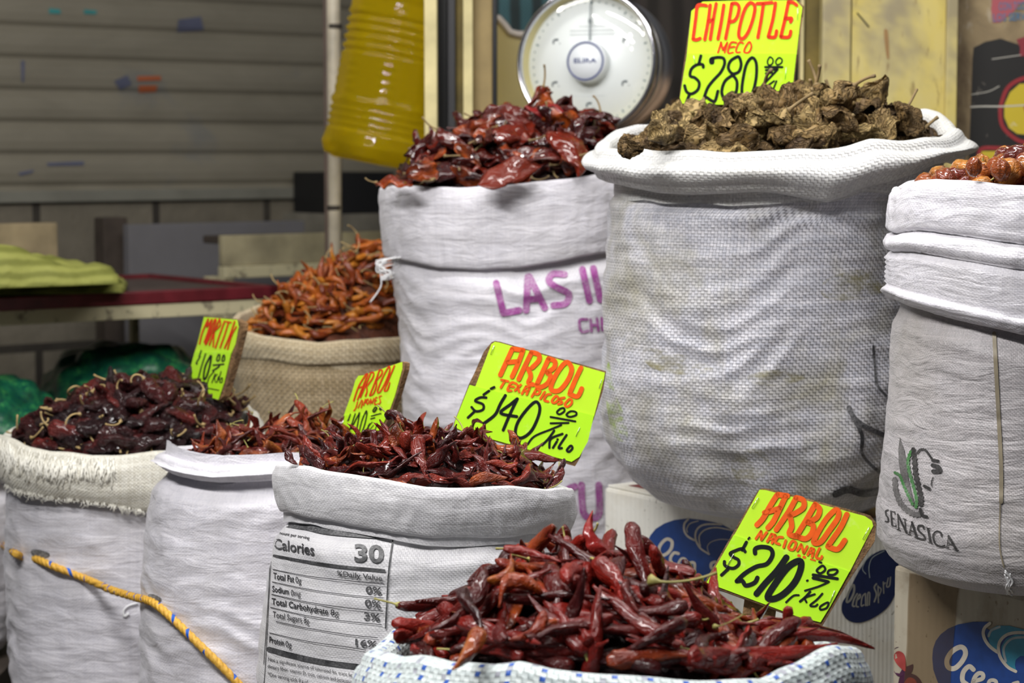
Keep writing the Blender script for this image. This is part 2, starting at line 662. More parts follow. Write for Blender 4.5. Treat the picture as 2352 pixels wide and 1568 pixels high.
# tall sack of chipotle on the middle carton
S1 = sack('chile_sack', 3.0, (1372, 2206), 345,
          [(452, 1400, 2104), (600, 1394, 2098), (750, 1391, 2094), (850, 1382, 2090), (930, 1386, 2085), (1000, 1398, 2074), (1050, 1420, 2066), (1100, 1455, 2050), (1140, 1510, 2030), (1165, 1590, 1985)],
          [(1365, 345), (1395, 338), (1420, 340), (1562, 347), (1663, 349), (1764, 346), (1886, 343), (1960, 332), (2007, 320), (2108, 320), (2150, 316), (2180, 308), (2212, 296)],
          [(1365, 325), (1400, 300), (1440, 287), (1521, 278), (1562, 270), (1700, 262), (1900, 258), (2104, 257), (2140, 252), (2170, 253), (2195, 266), (2212, 292)],
          [(1365, 405), (1400, 424), (1440, 433), (1602, 441), (1683, 448), (1805, 452), (1870, 461), (1906, 468), (1950, 458), (1987, 441), (2068, 413), (2140, 392), (2212, 372)],
          COARSE, COARSE_CUFF, 1.7, 'tall coarse white woven sack on the carton, rolled rim, heaped with brown chiles',
          bulge=.017, lip=.014, flop=.012, wr=(.0070, .0018, .010), wz=22., cuff_noise=.006, zmin=None, squash=2.15,
          cuff_name='rolled_rim', dents=((4.45, .80, .16, .07, -.022), (4.62, .80, .10, .05, .010)))
# LAS IL sack behind
S2 = sack('chile_sack', 3.55, (872, 1486), 430,
          [(612, 899, 1484), (700, 912, 1488), (850, 924, 1490), (1000, 932, 1490), (1200, 940, 1490), (1300, 944, 1490)],
          [(872, 432), (900, 426), (960, 428), (1050, 432), (1150, 425), (1250, 415), (1330, 405), (1400, 396), (1490, 388)],
          [(872, 428), (1000, 408), (1200, 396), (1400, 386), (1490, 384)],
          [(872, 588), (893, 592), (940, 602), (1000, 611), (1100, 620), (1200, 612), (1300, 600), (1390, 582), (1490, 565)],
          WHITE, WHITE, 4.1, 'white sack with purple stencilled letters, behind the tall coarse sack',
          lip=.005, flop=.004, bulge=.003, flare=-.008, wr=(.0065, .0016, .005), wz=32., zmin=PLINTH)
# burlap sack
S3 = sack('burlap_sack', 3.85, (525, 985), 755,
          [(835, 536, 984), (900, 540, 985), (1000, 552, 985), (1100, 560, 985)],
          [(520, 752), (545, 760), (600, 770), (660, 778), (730, 785), (800, 780), (900, 775), (990, 768)],
          [(520, 735), (540, 715), (580, 702), (640, 690), (760, 680), (990, 680)],
          [(520, 812), (540, 820), (700, 838), (900, 830), (990, 825)],
          BURLAP, BURLAP_RIM, 9.2, 'brown burlap sack heaped with small orange chiles',
          lip=.006, flop=.002, bulge=.003, flare=-.004, wr=(.001, .0008, .005), wz=12., zmin=PLINTH, crinkle=.0006, gap=.0005)
# morita sack, far left front
S4 = sack('chile_sack', 3.30, (-6, 598), 1030,
          [(1165, 24, 574), (1300, 22, 576), (1400, 26, 578), (1500, 30, 580), (1568, 32, 580)],
          [(-8, 1000), (2, 1005), (40, 1022), (100, 1036), (200, 1046), (330, 1043), (430, 1030), (520, 1005), (600, 985)],
          [(-8, 995), (5, 985), (60, 960), (200, 940), (430, 925), (520, 912), (565, 915), (600, 945)],
          [(-8, 1108), (30, 1130), (100, 1146), (200, 1158), (260, 1166), (340, 1182), (450, 1165), (600, 1120)],
          WHITE, CREAM, 5.5, 'white sack with a frayed cream cuff, heaped with dark wrinkled chiles',
          lip=.009, flop=.006, bulge=.010, wr=(.0065, .0014, .007), wz=27., zmin=0.0, cuff_noise=.005, cuff_name='frayed_cuff')
# japones sack
S6 = sack('chile_sack', 2.95, (358, 905), 1050,
          [(1108, 352, 908), (1200, 341, 910), (1350, 332, 912), (1500, 328, 914), (1568, 327, 914)],
          [(355, 1042), (375, 1050), (399, 1056), (446, 1069), (485, 1075), (536, 1068), (640, 1063), (800, 1062), (910, 1050)],
          [(355, 1035), (372, 1026), (417, 1020), (506, 1014), (700, 1010), (910, 1015)],
          [(355, 1070), (387, 1087), (446, 1103), (491, 1112), (536, 1112), (640, 1103), (800, 1098), (910, 1085)],
          WHITE, WHITE, 12.3, 'plain white sack with a narrow rolled rim, right of the frayed sack',
          lip=.010, flop=.007, bulge=.006, wr=(.0060, .0018, .006), wz=34., zmin=0.0, cuff_name='rolled_rim')
# nutrition facts sack
S7 = sack('chile_sack', 2.60, (636, 1317), 1110,
          [(1215, 632, 1309), (1300, 622, 1312), (1400, 610, 1314), (1500, 598, 1318), (1568, 592, 1320)],
          [(634, 1068), (650, 1066), (690, 1074), (720, 1082), (788, 1089), (890, 1101), (975, 1116), (1094, 1121), (1179, 1116), (1264, 1123), (1305, 1121), (1320, 1125)],
          [(634, 1066), (655, 1060), (700, 1053), (760, 1058), (1000, 1070), (1100, 1082), (1250, 1103), (1320, 1120)],
          [(634, 1174), (660, 1183), (696, 1191), (788, 1208), (890, 1223), (992, 1234), (1094, 1236), (1196, 1235), (1260, 1231), (1320, 1224)],
          WHITE2, WHITE2, 15.9, 'white sack printed with a black nutrition table, heaped with broken red chiles',
          lip=.005, flop=.004, bulge=.004, flare=-.005, wr=(.0042, .0014, .006), wz=30., zmin=0.0)
# striped sack in front
S8 = sack('chile_sack', 2.05, (836, 1976), 1500,
          [(1690, 850, 1965), (1900, 850, 1965)],
          [(830, 1490), (845, 1500), (894, 1509), (935, 1511), (998, 1523), (1037, 1525), (1113, 1530), (1177, 1525), (1254, 1542), (1330, 1548), (1420, 1554), (1560, 1566), (1700, 1566), (1790, 1560), (1835, 1538), (1879, 1524), (1926, 1500), (1957, 1485), (1980, 1485)],
          [(830, 1482), (845, 1470), (880, 1435), (930, 1412), (960, 1405), (1050, 1396), (1400, 1390), (1750, 1410), (1900, 1450), (1957, 1478), (1980, 1485)],
          [(830, 1655), (1000, 1690), (1400, 1720), (1800, 1700), (1980, 1660)],
          STRIPED, STRIPED, 21.3, 'pale sack dashed with blue threads at the front, heaped with glossy whole chiles',
          lip=.014, flop=.010, bulge=.008, wr=(.002, .001, .004), wz=20., zmin=0.0, cuff_noise=.004, cuff_name='rolled_rim')
# SENASICA sack on the right carton
S5 = sack('chile_sack', 2.55, (2050, 2800), 430,
          [(730, 2062, 2786), (850, 2055, 2790), (1000, 2041, 2796), (1100, 2032, 2802), (1190, 2022, 2806), (1240, 2026, 2802), (1285, 2052, 2776), (1315, 2110, 2710), (1330, 2200, 2640)],
          [(2046, 446), (2056, 438), (2072, 424), (2100, 416), (2141, 410), (2210, 413), (2351, 426), (2500, 430), (2810, 430)],
          [(2046, 430), (2075, 415), (2141, 405), (2300, 402), (2500, 402), (2810, 415)],
          [(2046, 688), (2065, 693), (2150, 722), (2250, 746), (2352, 766), (2470, 775), (2650, 770), (2810, 740)],
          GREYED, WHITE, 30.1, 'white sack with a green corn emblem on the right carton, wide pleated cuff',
          lip=.006, flop=.006, bulge=.002, flare=.002, wr=(.0022, .0012, .004), wz=36., squash=2.2,
          cuff_fold=((.20, .16, .003), (.385, .016, -.009), (.49, .05, .006), (.575, .014, -.007), (.63, .012, .005), (.675, .012, .005), (.72, .012, .005), (.765, .012, .005), (.81, .012, .005), (.855, .012, .005), (.95, .035, .008)), cuff_n=44,
          cuff_name='pleated_cuff')
# neighbour at the picture's left edge
S9 = sack('chile_sack', 3.62, (-330, 36), 1060,
          [(1130, -332, 34), (1250, -336, 37), (1400, -334, 36), (1460, -320, 24), (1490, -296, 2), (1502, -260, -40)],
          [(-340, 1060), (40, 1060)], [(-340, 1052), (40, 1052)], [(-340, 1110), (40, 1110)],
          WHITE, WHITE, 40.2, 'white sack cut by the left picture edge, behind the frayed cuff sack',
          lip=.008, flop=.006, bulge=.004, wr=(.003, .001, .005), wz=20.)

# ------------------------------------------------------------------ price signs
def paper_mat(name, col):
    g = G(name)
    nz = g.ramp(g.noise(g.coord(), 60., 4, .6), [(.62, 0.), (.8, .3)])
    g.set(Base_Color=g.mix(nz, col, (.85, .92, .45)), Roughness=.32, Coat_Weight=.35, Coat_Roughness=.12)
    return g.m


PAPER = paper_mat('neon_paper', (.60, .96, .035))
PAPER_B = paper_mat('neon_paper_lower', (.52, .95, .025))
RED = ink('red_marker', (.86, .045, .01), .4)
ORANGE = ink('orange_marker', (.98, .13, .005), .4)
BLACK = ink('black_marker', (.012, .014, .014), .3)
STAPLE = plain('staple_steel', (.6, .6, .6), .3, 1.0)
BOARD = plain('board_edge', (.20, .11, .045), .85, 0, .5, 40, .5)


def sign(name, label, zc, Y, lean, yaw, board, upper, lower, reds, blacks, red_mat, staples=(), th=.010, stake=None):
    """Board in a plane through depth Y at the sign's middle; outlines traced in zoom coordinates zc=(x0,y0,f)."""
    x0, y0, f = zc
    P = lambda q: (x0 + q[0] / f, y0 + q[1] / f)
    cx = sum(q[0] for q in board) / len(board); cy = sum(q[1] for q in board) / len(board)
    c = at(*P((cx, cy)), Y)
    nrm = Vector((math.sin(yaw) * math.cos(lean), -math.cos(yaw) * math.cos(lean), math.sin(lean)))   # faces the camera, tipped up by lean

    def hit(q, off=0.0):
        d = ray(*P(q))
        t = (c + nrm * off - CAM).dot(nrm) / d.dot(nrm)
        return CAM + d * t

    F3 = [hit(q) for q in board]
    B3 = [p - nrm * th for p in F3]
    n = len(board)
    low = min(F3, key=lambda p: p.z)
    o = mk(name, F3 + B3, [tuple(range(n)), tuple(range(n, 2 * n))[::-1]] + [(i, i + n, (i + 1) % n + n, (i + 1) % n) for i in range(n)],
           BOARD, None, low, False)
    tag(o, label, 'price sign')
    if stake:
        a, b, w = stake
        pa, pb = hit(a, -th), hit(b, -th)
        sd = (pb - pa).cross(nrm).normalized() * w / 2
        vs = [pa - sd, pa + sd, pb + sd, pb - sd]
        vs = [v - nrm * .0005 for v in vs] + [v - nrm * .009 for v in vs]
        mk('stake', vs, [(0, 1, 2, 3), (7, 6, 5, 4), (0, 4, 5, 1), (1, 5, 6, 2), (2, 6, 7, 3), (3, 7, 4, 0)], BOARD, o, smooth=False)

    def sheet(nm, pts, off, mat, t=.0006):
        A = [hit(q, off) for q in pts]
        B = [p - nrm * t for p in A]
        m = len(A)
        return mk(nm, A + B, [tuple(range(m)), tuple(range(m, 2 * m))[::-1]] + [(i, i + m, (i + 1) % m + m, (i + 1) % m) for i in range(m)], mat, o, smooth=False)

    sheet('paper', upper, .0008, PAPER)
    sheet('price_strip', lower, .0016, PAPER_B)
    big = 3.0
    u = nrm.orthogonal().normalized(); v = nrm.cross(u)
    pl = lambda off: BVHTree.FromPolygons([c + nrm * off + u * i * big + v * j * big for i, j in ((-1, -1), (1, -1), (1, 1), (-1, 1))], [(0, 1, 2, 3)])
    D = Draw(*zc)
    for w, ls in reds: D.st(w, *ls)
    D.lay('red_lettering', pl(.0019), red_mat, o, 0.0)
    D = Draw(*zc)
    for w, ls in blacks: D.st(w, *ls)
    D.lay('price_lettering', pl(.0022), BLACK, o, 0.0)
    for a, b in staples:
        pa, pb = hit(a, .0026), hit(b, .0026)
        mk('staple', *tube([pa - nrm * .002, pa, pb, pb - nrm * .002], .0004, 6), STAPLE, o)
    return o


sign('price_sign', 'yellow price sign CHIPOTLE MECO $280, planted among the brown chiles', (1550, 0, 6.272), 3.12, .06, .05,
     [(255, 150), (400, 25), (1000, 3), (1760, 0), (1860, 90), (1845, 250), (1800, 520), (1740, 1000), (1690, 1500), (1640, 1515), (740, 1520), (110, 1495), (80, 1410), (120, 1060)],
     [(240, 160), (400, 25), (1000, 5), (1740, 5), (1835, 110), (1800, 360), (1750, 790), (175, 790)],
     [(180, 772), (1750, 772), (1700, 1220), (1665, 1505), (640, 1505), (110, 1490), (75, 1410), (130, 1060)],
     [(52, [[(455, 80), (390, 70), (325, 95), (300, 270), (262, 560)], [(262, 565), (310, 572), (365, 550)],
            [(510, 70), (480, 300), (430, 570)], [(595, 50), (550, 300), (510, 565)], [(480, 305), (550, 285)],
            [(705, 70), (665, 330), (620, 560)], [(820, 50), (780, 300), (730, 555)], [(820, 50), (890, 50), (925, 110), (900, 230), (850, 300), (790, 310)],
            [(1080, 40), (1000, 150), (930, 400), (925, 530), (985, 550), (1060, 450), (1130, 250), (1150, 90), (1080, 40)],
            [(1185, 50), (1290, 45), (1400, 35)], [(1275, 60), (1240, 300), (1195, 540)],
            [(1450, 40), (1410, 280), (1345, 525)], [(1345, 530), (1440, 530), (1465, 440)],
            [(1630, 30), (1700, 35), (1755, 75)], [(1635, 30), (1580, 300), (1525, 525)], [(1590, 270), (1680, 260), (1665, 315)], [(1525, 530), (1640, 530), (1670, 445)]]),
      (28, [[(620, 760), (665, 605)], [(665, 605), (690, 720)], [(690, 720), (755, 610)], [(755, 610), (715, 760)], [(885, 612), (805, 615), (765, 760), (840, 755)], [(790, 680), (860, 670)],
            [(985, 620), (930, 610), (885, 700), (890, 755), (940, 750)], [(1060, 610), (1010, 690), (1000, 750), (1060, 755), (1100, 680), (1090, 615), (1060, 610)]])],
     [(46, [[(375, 800), (345, 920)], [(410, 970), (400, 930), (320, 930), (240, 990), (220, 1090), (290, 1120), (350, 1190), (330, 1290), (240, 1350), (170, 1320), (140, 1230)], [(215, 1350), (165, 1470)],
            [(530, 840), (620, 825), (700, 840), (715, 920), (660, 1040), (550, 1160), (470, 1270), (410, 1440)], [(410, 1440), (450, 1400), (530, 1450), (580, 1450), (620, 1310)],
            [(890, 820), (800, 880), (770, 980), (830, 1060), (920, 1030), (955, 930), (930, 830), (890, 820)], [(820, 1090), (720, 1170), (675, 1320), (720, 1440), (800, 1430), (880, 1330), (895, 1180), (850, 1100), (820, 1090)],
            [(1110, 830), (1030, 930), (980, 1150), (965, 1330), (1000, 1430), (1080, 1400), (1140, 1270), (1175, 1080), (1170, 900), (1110, 830)]]),
      (80, [[(530, 860), (532, 895)]]),
      (24, [[(1370, 820), (1335, 880), (1350, 935), (1400, 920), (1415, 860), (1370, 820)], [(1500, 830), (1455, 880), (1470, 930), (1530, 910), (1545, 860), (1500, 830)]]),
      (34, [[(1300, 965), (1550, 965)], [(1310, 1010), (1480, 1000)], [(1310, 1058), (1400, 1040)], [(1480, 1000), (1300, 1190), (1150, 1360)]]),
      (28, [[(1300, 1190), (1180, 1410)], [(1430, 1165), (1270, 1290), (1250, 1400)], [(1340, 1340), (1312, 1405)], [(1370, 1290), (1375, 1300)], [(1465, 1165), (1390, 1360), (1390, 1410), (1430, 1390)]])],
     RED, [((1770, 120), (1765, 280)), ((1605, 970), (1585, 1140)), ((270, 800), (290, 930))], stake=((720, 1500), (760, 1800), .03))

sign('price_sign', 'yellow price sign ARBOL NACIONAL $210, standing in the front chiles', (1620, 1110, 4.6125), 2.26, .30, -.12,
     [(600, 50), (680, 58), (1100, 165), (1690, 318), (1750, 340), (1812, 420), (1795, 610), (1500, 1060), (1235, 1515), (1190, 1500), (-15, 1062), (40, 960), (480, 200), (555, 80)],
     [(575, 65), (640, 70), (1110, 190), (1690, 345), (1765, 395), (1778, 450), (1525, 945), (298, 560)],
     [(300, 545), (1530, 930), (1330, 1290), (1220, 1470), (980, 1410), (14, 1050)],
     [(58, [[(760, 120), (690, 230), (610, 370), (545, 440)], [(770, 118), (870, 130)], [(850, 135), (790, 260), (720, 400), (662, 470)], [(625, 310), (790, 262)],
            [(960, 155), (880, 300), (750, 490)], [(960, 150), (1035, 175), (1040, 250), (960, 310), (890, 335)], [(895, 340), (915, 450), (890, 535), (990, 565)],
            [(1160, 225), (1060, 400), (970, 545)], [(1160, 220), (1210, 270), (1180, 360), (1085, 410)], [(1085, 410), (1140, 440), (1130, 520), (1060, 585), (950, 550)],
            [(1370, 285), (1270, 390), (1170, 560), (1150, 625), (1220, 618), (1310, 500), (1400, 370), (1410, 300), (1370, 285)],
            [(1500, 325), (1430, 470), (1305, 650)], [(1295, 665), (1400, 695), (1478, 600)]]),
      (28, [[(535, 585), (590, 505)], [(590, 505), (592, 595)], [(592, 595), (650, 515)], [(655, 615), (700, 535)], [(700, 535), (740, 545)], [(740, 545), (705, 630)], [(680, 585), (728, 592)], [(820, 570), (770, 570), (740, 620), (785, 642)], [(852, 602), (828, 675)],
            [(920, 610), (880, 680), (930, 700), (960, 630), (920, 610)], [(972, 710), (1015, 645)], [(1015, 645), (1040, 735)], [(1040, 735), (1080, 665)], [(1082, 755), (1120, 685)], [(1120, 685), (1150, 695)], [(1150, 695), (1130, 775)], [(1100, 728), (1142, 738)], [(1210, 685), (1172, 775), (1220, 796), (1235, 770)],
            [(985, 762), (1000, 766)], [(1040, 778), (1055, 782)]]),
      (18, [[(1115, 802), (1165, 816)]])],
     [(34, [[(435, 620), (390, 705)], [(422, 722), (390, 690), (320, 710), (262, 742), (300, 780), (350, 810), (350, 860), (290, 898), (210, 870), (202, 825)], [(240, 905), (170, 970)]]),
      (22, [[(455, 588), (468, 572)]]),
      (46, [[(527, 740), (530, 690), (600, 670), (690, 690), (710, 760), (650, 850), (540, 880), (420, 950), (335, 1030)], [(330, 1035), (390, 1030), (430, 1080), (520, 1050), (552, 995)]]),
      (66, [[(860, 780), (760, 920), (640, 1050), (540, 1170)]]),
      (70, [[(1000, 820), (880, 880), (740, 1060), (660, 1200), (730, 1220), (840, 1160), (950, 1040), (1010, 900), (1000, 820)]]),
      (24, [[(1240, 870), (1180, 920), (1220, 950), (1270, 910), (1240, 870)], [(1380, 910), (1310, 920), (1300, 960), (1360, 965), (1400, 930), (1380, 910)]]),
      (32, [[(1140, 967), (1400, 1008)], [(1140, 1000), (1300, 1038)]]),
      (22, [[(1310, 1040), (1200, 1090), (1055, 1135)], [(1160, 1172), (1060, 1210), (1072, 1258)], [(1240, 1165), (1180, 1230), (1110, 1290), (1160, 1300), (1188, 1280)], [(1290, 1260), (1220, 1300), (1220, 1335), (1280, 1320), (1305, 1275), (1290, 1260)], [(990, 1182), (930, 1190), (855, 1258)], [(1075, 1030), (1085, 1025)], [(1205, 830), (1230, 838)]]),
      (26, [[(1110, 1145), (1060, 1200), (1002, 1250)]])],
     ORANGE, [((560, 150), (495, 255)), ((1735, 465), (1670, 585)), ((300, 745), (225, 885)), ((1370, 1135), (1320, 1260))], th=.012, stake=((600, 1150), (520, 1750), .035))

sign('price_sign', 'yellow price sign ARBOL TEXA PICOSO $140, leaning over the nutrition panel sack', (1030, 770, 5.057), 2.74, .12, -.05,
     [(500, 80), (540, 63), (600, 73), (1830, 415), (1800, 620), (1750, 790), (1690, 960), (1530, 1420), (1470, 1520), (1400, 1500), (60, 1085), (65, 1010), (240, 560), (300, 440), (410, 190)],
     [(500, 100), (540, 75), (600, 85), (1818, 432), (1805, 510), (1690, 945), (310, 600)],
     [(245, 575), (1690, 930), (1620, 1230), (1520, 1410), (1430, 1468), (150, 1105), (65, 1060), (75, 1000)],
     [(56, [[(740, 160), (680, 290), (602, 460)], [(740, 155), (870, 172)], [(865, 175), (810, 320), (738, 480)], [(690, 312), (800, 302)],
            [(960, 205), (900, 330), (815, 510)], [(960, 195), (1045, 222), (1050, 290), (970, 375)], [(925, 385), (955, 470), (930, 550), (980, 570)],
            [(1160, 275), (1090, 430), (1030, 560)], [(1160, 268), (1235, 300), (1225, 375), (1145, 428)], [(1145, 430), (1185, 470), (1155, 550), (1080, 598), (1020, 580)],
            [(1360, 315), (1270, 420), (1195, 575), (1205, 638), (1290, 635), (1380, 530), (1430, 410), (1410, 335), (1360, 315)],
            [(1540, 375), (1480, 500), (1412, 660)], [(1405, 678), (1498, 708), (1548, 615)]]),
      (28, [[(612, 515), (695, 533)], [(655, 525), (607, 605)], [(788, 560), (728, 550), (685, 635), (730, 640)], [(708, 590), (758, 596)], [(800, 572), (820, 655)], [(840, 572), (772, 638)], [(852, 678), (900, 592)], [(900, 592), (943, 606)], [(943, 606), (907, 685)], [(872, 640), (922, 646)],
            [(967, 712), (1018, 625)], [(1020, 622), (1065, 642), (1040, 680), (992, 675)], [(1118, 655), (1067, 735)], [(1188, 682), (1140, 692), (1112, 750), (1160, 768)], [(1250, 702), (1200, 760), (1230, 783), (1278, 740), (1250, 702)], [(1348, 722), (1290, 737), (1320, 780), (1272, 798)], [(1400, 742), (1352, 800), (1380, 828), (1428, 790), (1430, 747), (1400, 742)]])],
     [(30, [[(532, 600), (492, 620)], [(472, 642), (408, 688)], [(440, 722), (370, 720), (310, 760), (400, 800), (400, 860), (320, 880), (268, 832)], [(300, 885), (225, 955)]]),
      (36, [[(662, 695), (600, 800), (540, 920), (410, 1022)], [(800, 735), (720, 800), (605, 900), (795, 942)], [(800, 735), (720, 900), (635, 1100)],
            [(1010, 770), (900, 870), (800, 1020), (780, 1150), (850, 1190), (960, 1110), (1040, 950), (1060, 830), (1010, 770)]]),
      (24, [[(1300, 850), (1260, 890), (1290, 915), (1345, 880), (1340, 845), (1300, 850)], [(1420, 880), (1370, 920), (1410, 945), (1480, 925), (1480, 890), (1420, 880)], [(1185, 946), (1475, 998)], [(1185, 1020), (1395, 1015)], [(1310, 1040), (1190, 1090), (1000, 1170), (918, 1265)]]),
      (28, [[(1228, 1105), (1160, 1200), (1085, 1275)], [(1325, 1142), (1190, 1200), (1172, 1305)], [(1258, 1232), (1213, 1305)], [(1265, 1205), (1270, 1210)], [(1372, 1155), (1280, 1298), (1318, 1308)], [(1420, 1280), (1375, 1330), (1400, 1350), (1440, 1310), (1420, 1280)]])],
     ORANGE, [((530, 120), (490, 215)), ((1780, 510), (1750, 610)), ((1525, 1070), (1480, 1170))], stake=((790, 1250), (700, 1750), .03))

sign('price_sign', 'yellow price sign ARBOL JAPONES $140, turned aside between the two front white sacks', (760, 820, 7.128), 2.93, .10, -.95,
     [(1170, 72), (1215, 95), (1205, 200), (1075, 650), (940, 1020), (720, 1450), (85, 1450), (90, 1400), (350, 560), (400, 380), (450, 300), (530, 292)],
     [(1165, 78), (1165, 200), (1040, 650), (925, 960), (208, 960), (350, 560), (400, 380), (450, 303), (530, 297)],
     [(212, 945), (930, 945), (895, 1010), (790, 1210), (690, 1440), (85, 1440)],
     [(22, [[(570, 280), (450, 480), (370, 715)], [(602, 270), (520, 480), (432, 695)], [(455, 498), (520, 480)], [(565, 280), (600, 270)], [(650, 255), (580, 420), (478, 660)], [(655, 250), (698, 255), (680, 340), (592, 465)], [(582, 480), (588, 560), (562, 635)],
            [(790, 215), (730, 380), (632, 622)], [(795, 210), (838, 215), (820, 290), (742, 378)], [(742, 390), (738, 480), (690, 598), (632, 628)], [(940, 162), (850, 320), (762, 540), (790, 578), (870, 450), (950, 260), (962, 168), (940, 162)], [(1040, 135), (960, 320), (872, 535)], [(872, 550), (918, 540), (962, 415)]]),
      (17, [[(435, 725), (405, 830), (372, 878)], [(442, 830), (500, 702)], [(500, 702), (518, 722), (492, 828)], [(532, 788), (560, 692)], [(560, 692), (590, 702), (552, 748)], [(602, 682), (582, 730), (595, 770), (622, 720), (602, 682)], [(640, 770), (650, 682)], [(650, 682), (672, 758)], [(672, 758), (702, 672)], [(758, 660), (730, 666), (712, 770), (745, 768)], [(722, 712), (748, 706)], [(828, 632), (790, 652), (810, 720), (790, 763), (762, 763)]])],
     [(20, [[(318, 935), (280, 1035)], [(292, 1022), (272, 1040)], [(222, 1120), (250, 1130), (240, 1180), (192, 1248)], [(398, 925), (320, 1150), (224, 1395)], [(468, 905), (330, 1168)], [(330, 1168), (438, 1178)], [(466, 925), (400, 1310)], [(570, 890), (500, 1060), (452, 1305), (530, 1170), (580, 980), (586, 895), (570, 890)], [(720, 820), (685, 880), (710, 890), (750, 832), (720, 820)], [(662, 963), (818, 920)], [(652, 1010), (718, 992)]]),
      (44, [[(818, 832), (806, 850)]]), (26, [[(640, 1090), (612, 1128)]]),
      (13, [[(678, 1062), (600, 1150), (482, 1338)], [(618, 1132), (572, 1348)], [(698, 1112), (602, 1240), (620, 1328)], [(680, 1200), (676, 1208)], [(758, 1082), (702, 1258)]])],
     RED, th=.008, stake=((330, 1400), (280, 1800), .02))

sign('price_sign', 'yellow price sign MORITA $110, turned aside in the dark wrinkled chiles', (420, 720, 7.843), 3.27, .12, -1.0,
     [(378, 50), (960, 95), (1075, 170), (1060, 300), (960, 720), (740, 1480), (650, 1560), (245, 1450), (48, 1375), (60, 1255), (210, 690)],
     [(380, 60), (970, 110), (1000, 240), (940, 560), (870, 720), (205, 720), (260, 560)],
     [(212, 690), (880, 690), (860, 740), (740, 1250), (640, 1548), (250, 1440), (50, 1370), (60, 1260)],
     [(26, [[(455, 95), (350, 330), (297, 545)], [(455, 95), (430, 240)], [(430, 240), (522, 102)], [(522, 102), (450, 330), (382, 515)], [(572, 110), (500, 280), (402, 560), (480, 420), (590, 150), (572, 110)], [(660, 95), (560, 330), (472, 565)], [(660, 95), (672, 200), (572, 308)], [(562, 330), (542, 595)], [(750, 132), (670, 350), (582, 615)], [(772, 142), (868, 160)], [(820, 152), (750, 380), (667, 612)], [(930, 142), (840, 400), (747, 622)], [(960, 232), (870, 400), (802, 642)], [(842, 412), (878, 392)]])],
     [(24, [[(330, 665), (290, 775)], [(310, 770), (242, 888), (258, 905)], [(408, 722), (340, 930), (272, 1185)], [(638, 740), (607, 838), (650, 842), (665, 752), (638, 740)], [(728, 752), (702, 850), (745, 842), (750, 762), (728, 752)]]),
      (34, [[(500, 755), (402, 950), (372, 1170), (420, 1145), (480, 950), (512, 765)]]), (28, [[(545, 928), (735, 910)], [(535, 1028), (640, 960), (658, 922)]]),
      (18, [[(560, 1042), (470, 1150), (432, 1285)], [(580, 1082), (522, 1245)], [(618, 1092), (570, 1150), (590, 1238)], [(640, 1132), (612, 1238)], [(688, 1042), (642, 1195)], [(690, 1162), (662, 1228), (700, 1238), (712, 1165), (690, 1162)], [(295, 1312), (648, 1380)], [(322, 1448), (390, 1402), (458, 1428)]])],
     RED, th=.010, stake=((430, 1450), (380, 1900), .02))

# ------------------------------------------------------------------ printing on the sacks
INK = ink('printing_ink', (.020, .020, .023), .5, .20)
INK_THIN = ink('fine_printing_ink', (.035, .035, .04), .5, 0)
PURPLE = ink('purple_stencil_ink', (.27, .012, .23), .5, .40)
MARK = ink('black_paint', (.012, .012, .016), .4, .3)
zc = (590, 1160, 3.842)
D = Draw(*zc)
D.st(48, [(195, 160), (430, 195), (650, 238), (1170, 275)]).st(24, [(150, 445), (400, 490), (700, 535), (1125, 576)]).st(46, [(105, 1270), (300, 1322), (600, 1385), (940, 1428)])
D.st(13, [(1211, 235), (1165, 560), (1135, 1085)]).st(5, [(155, 225), (130, 400), (75, 1400), (58, 1580)], [(122, 290), (100, 800), (60, 1400)]).st(28, [(98, 370), (98, 450)])
D.tx('Calories', (150, 382), (505, 440), 95, .018).tx('30', (860, 490), (1120, 503), 152, .03)
D.tx('%Daily Value', (705, 622), (1105, 666), 48, .014).tx('0%', (960, 775), (1100, 788), 64, .025).tx('0%', (952, 890), (1093, 905), 64, .025).tx('3%', (945, 1005), (1085, 1022), 64, .025).tx('16%', (868, 1235), (1060, 1256), 60, .025)
D.lay('printed_panel', S7['bodybvh'], INK, S7['o'], .0022, 9)
D = Draw(*zc)
for L in ([(140, 565), (450, 625), (800, 665), (1125, 695)], [(135, 675), (450, 740), (800, 790), (1115, 818)], [(130, 785), (450, 855), (800, 905), (1110, 935)],
          [(120, 900), (450, 975), (800, 1025), (1100, 1053)], [(170, 1025), (450, 1085), (800, 1140), (1065, 1168)], [(112, 1125), (450, 1200), (800, 1250), (960, 1277)]):
    D.st(6, L)
D.tx('Amount per serving', (162, 248), (465, 300), 28, .012, .2).tx('Total Fat', (145, 646), (328, 678), 56, .016).tx('0g', (340, 682), (392, 690), 56)
D.tx('Sodium', (135, 760), (282, 787), 54, .016).tx('0mg', (300, 795), (385, 806), 54).tx('Total Carbohydrate', (130, 870), (628, 965), 56, .016).tx('8g', (650, 970), (722, 978), 56)
D.tx('Total Sugars 8g', (140, 985), (460, 1045), 54).tx('Protein', (110, 1208), (240, 1240), 54, .016).tx('0g', (252, 1245), (305, 1256), 54)
D.tx('Not a significant source of saturated fat, trans fat, chol', (100, 1372), (925, 1530), 33).tx('dietary fiber, vitamin D, iron, calcium and potassium.', (95, 1432), (860, 1578), 33)
D.tx('*One serving adds 8 g of', (95, 1502), (450, 1575), 33).tx('J)', (140, 172), (160, 182), 34)
D.lay('printed_small_type', S7['bodybvh'], INK_THIN, S7['o'], .0024, 9)

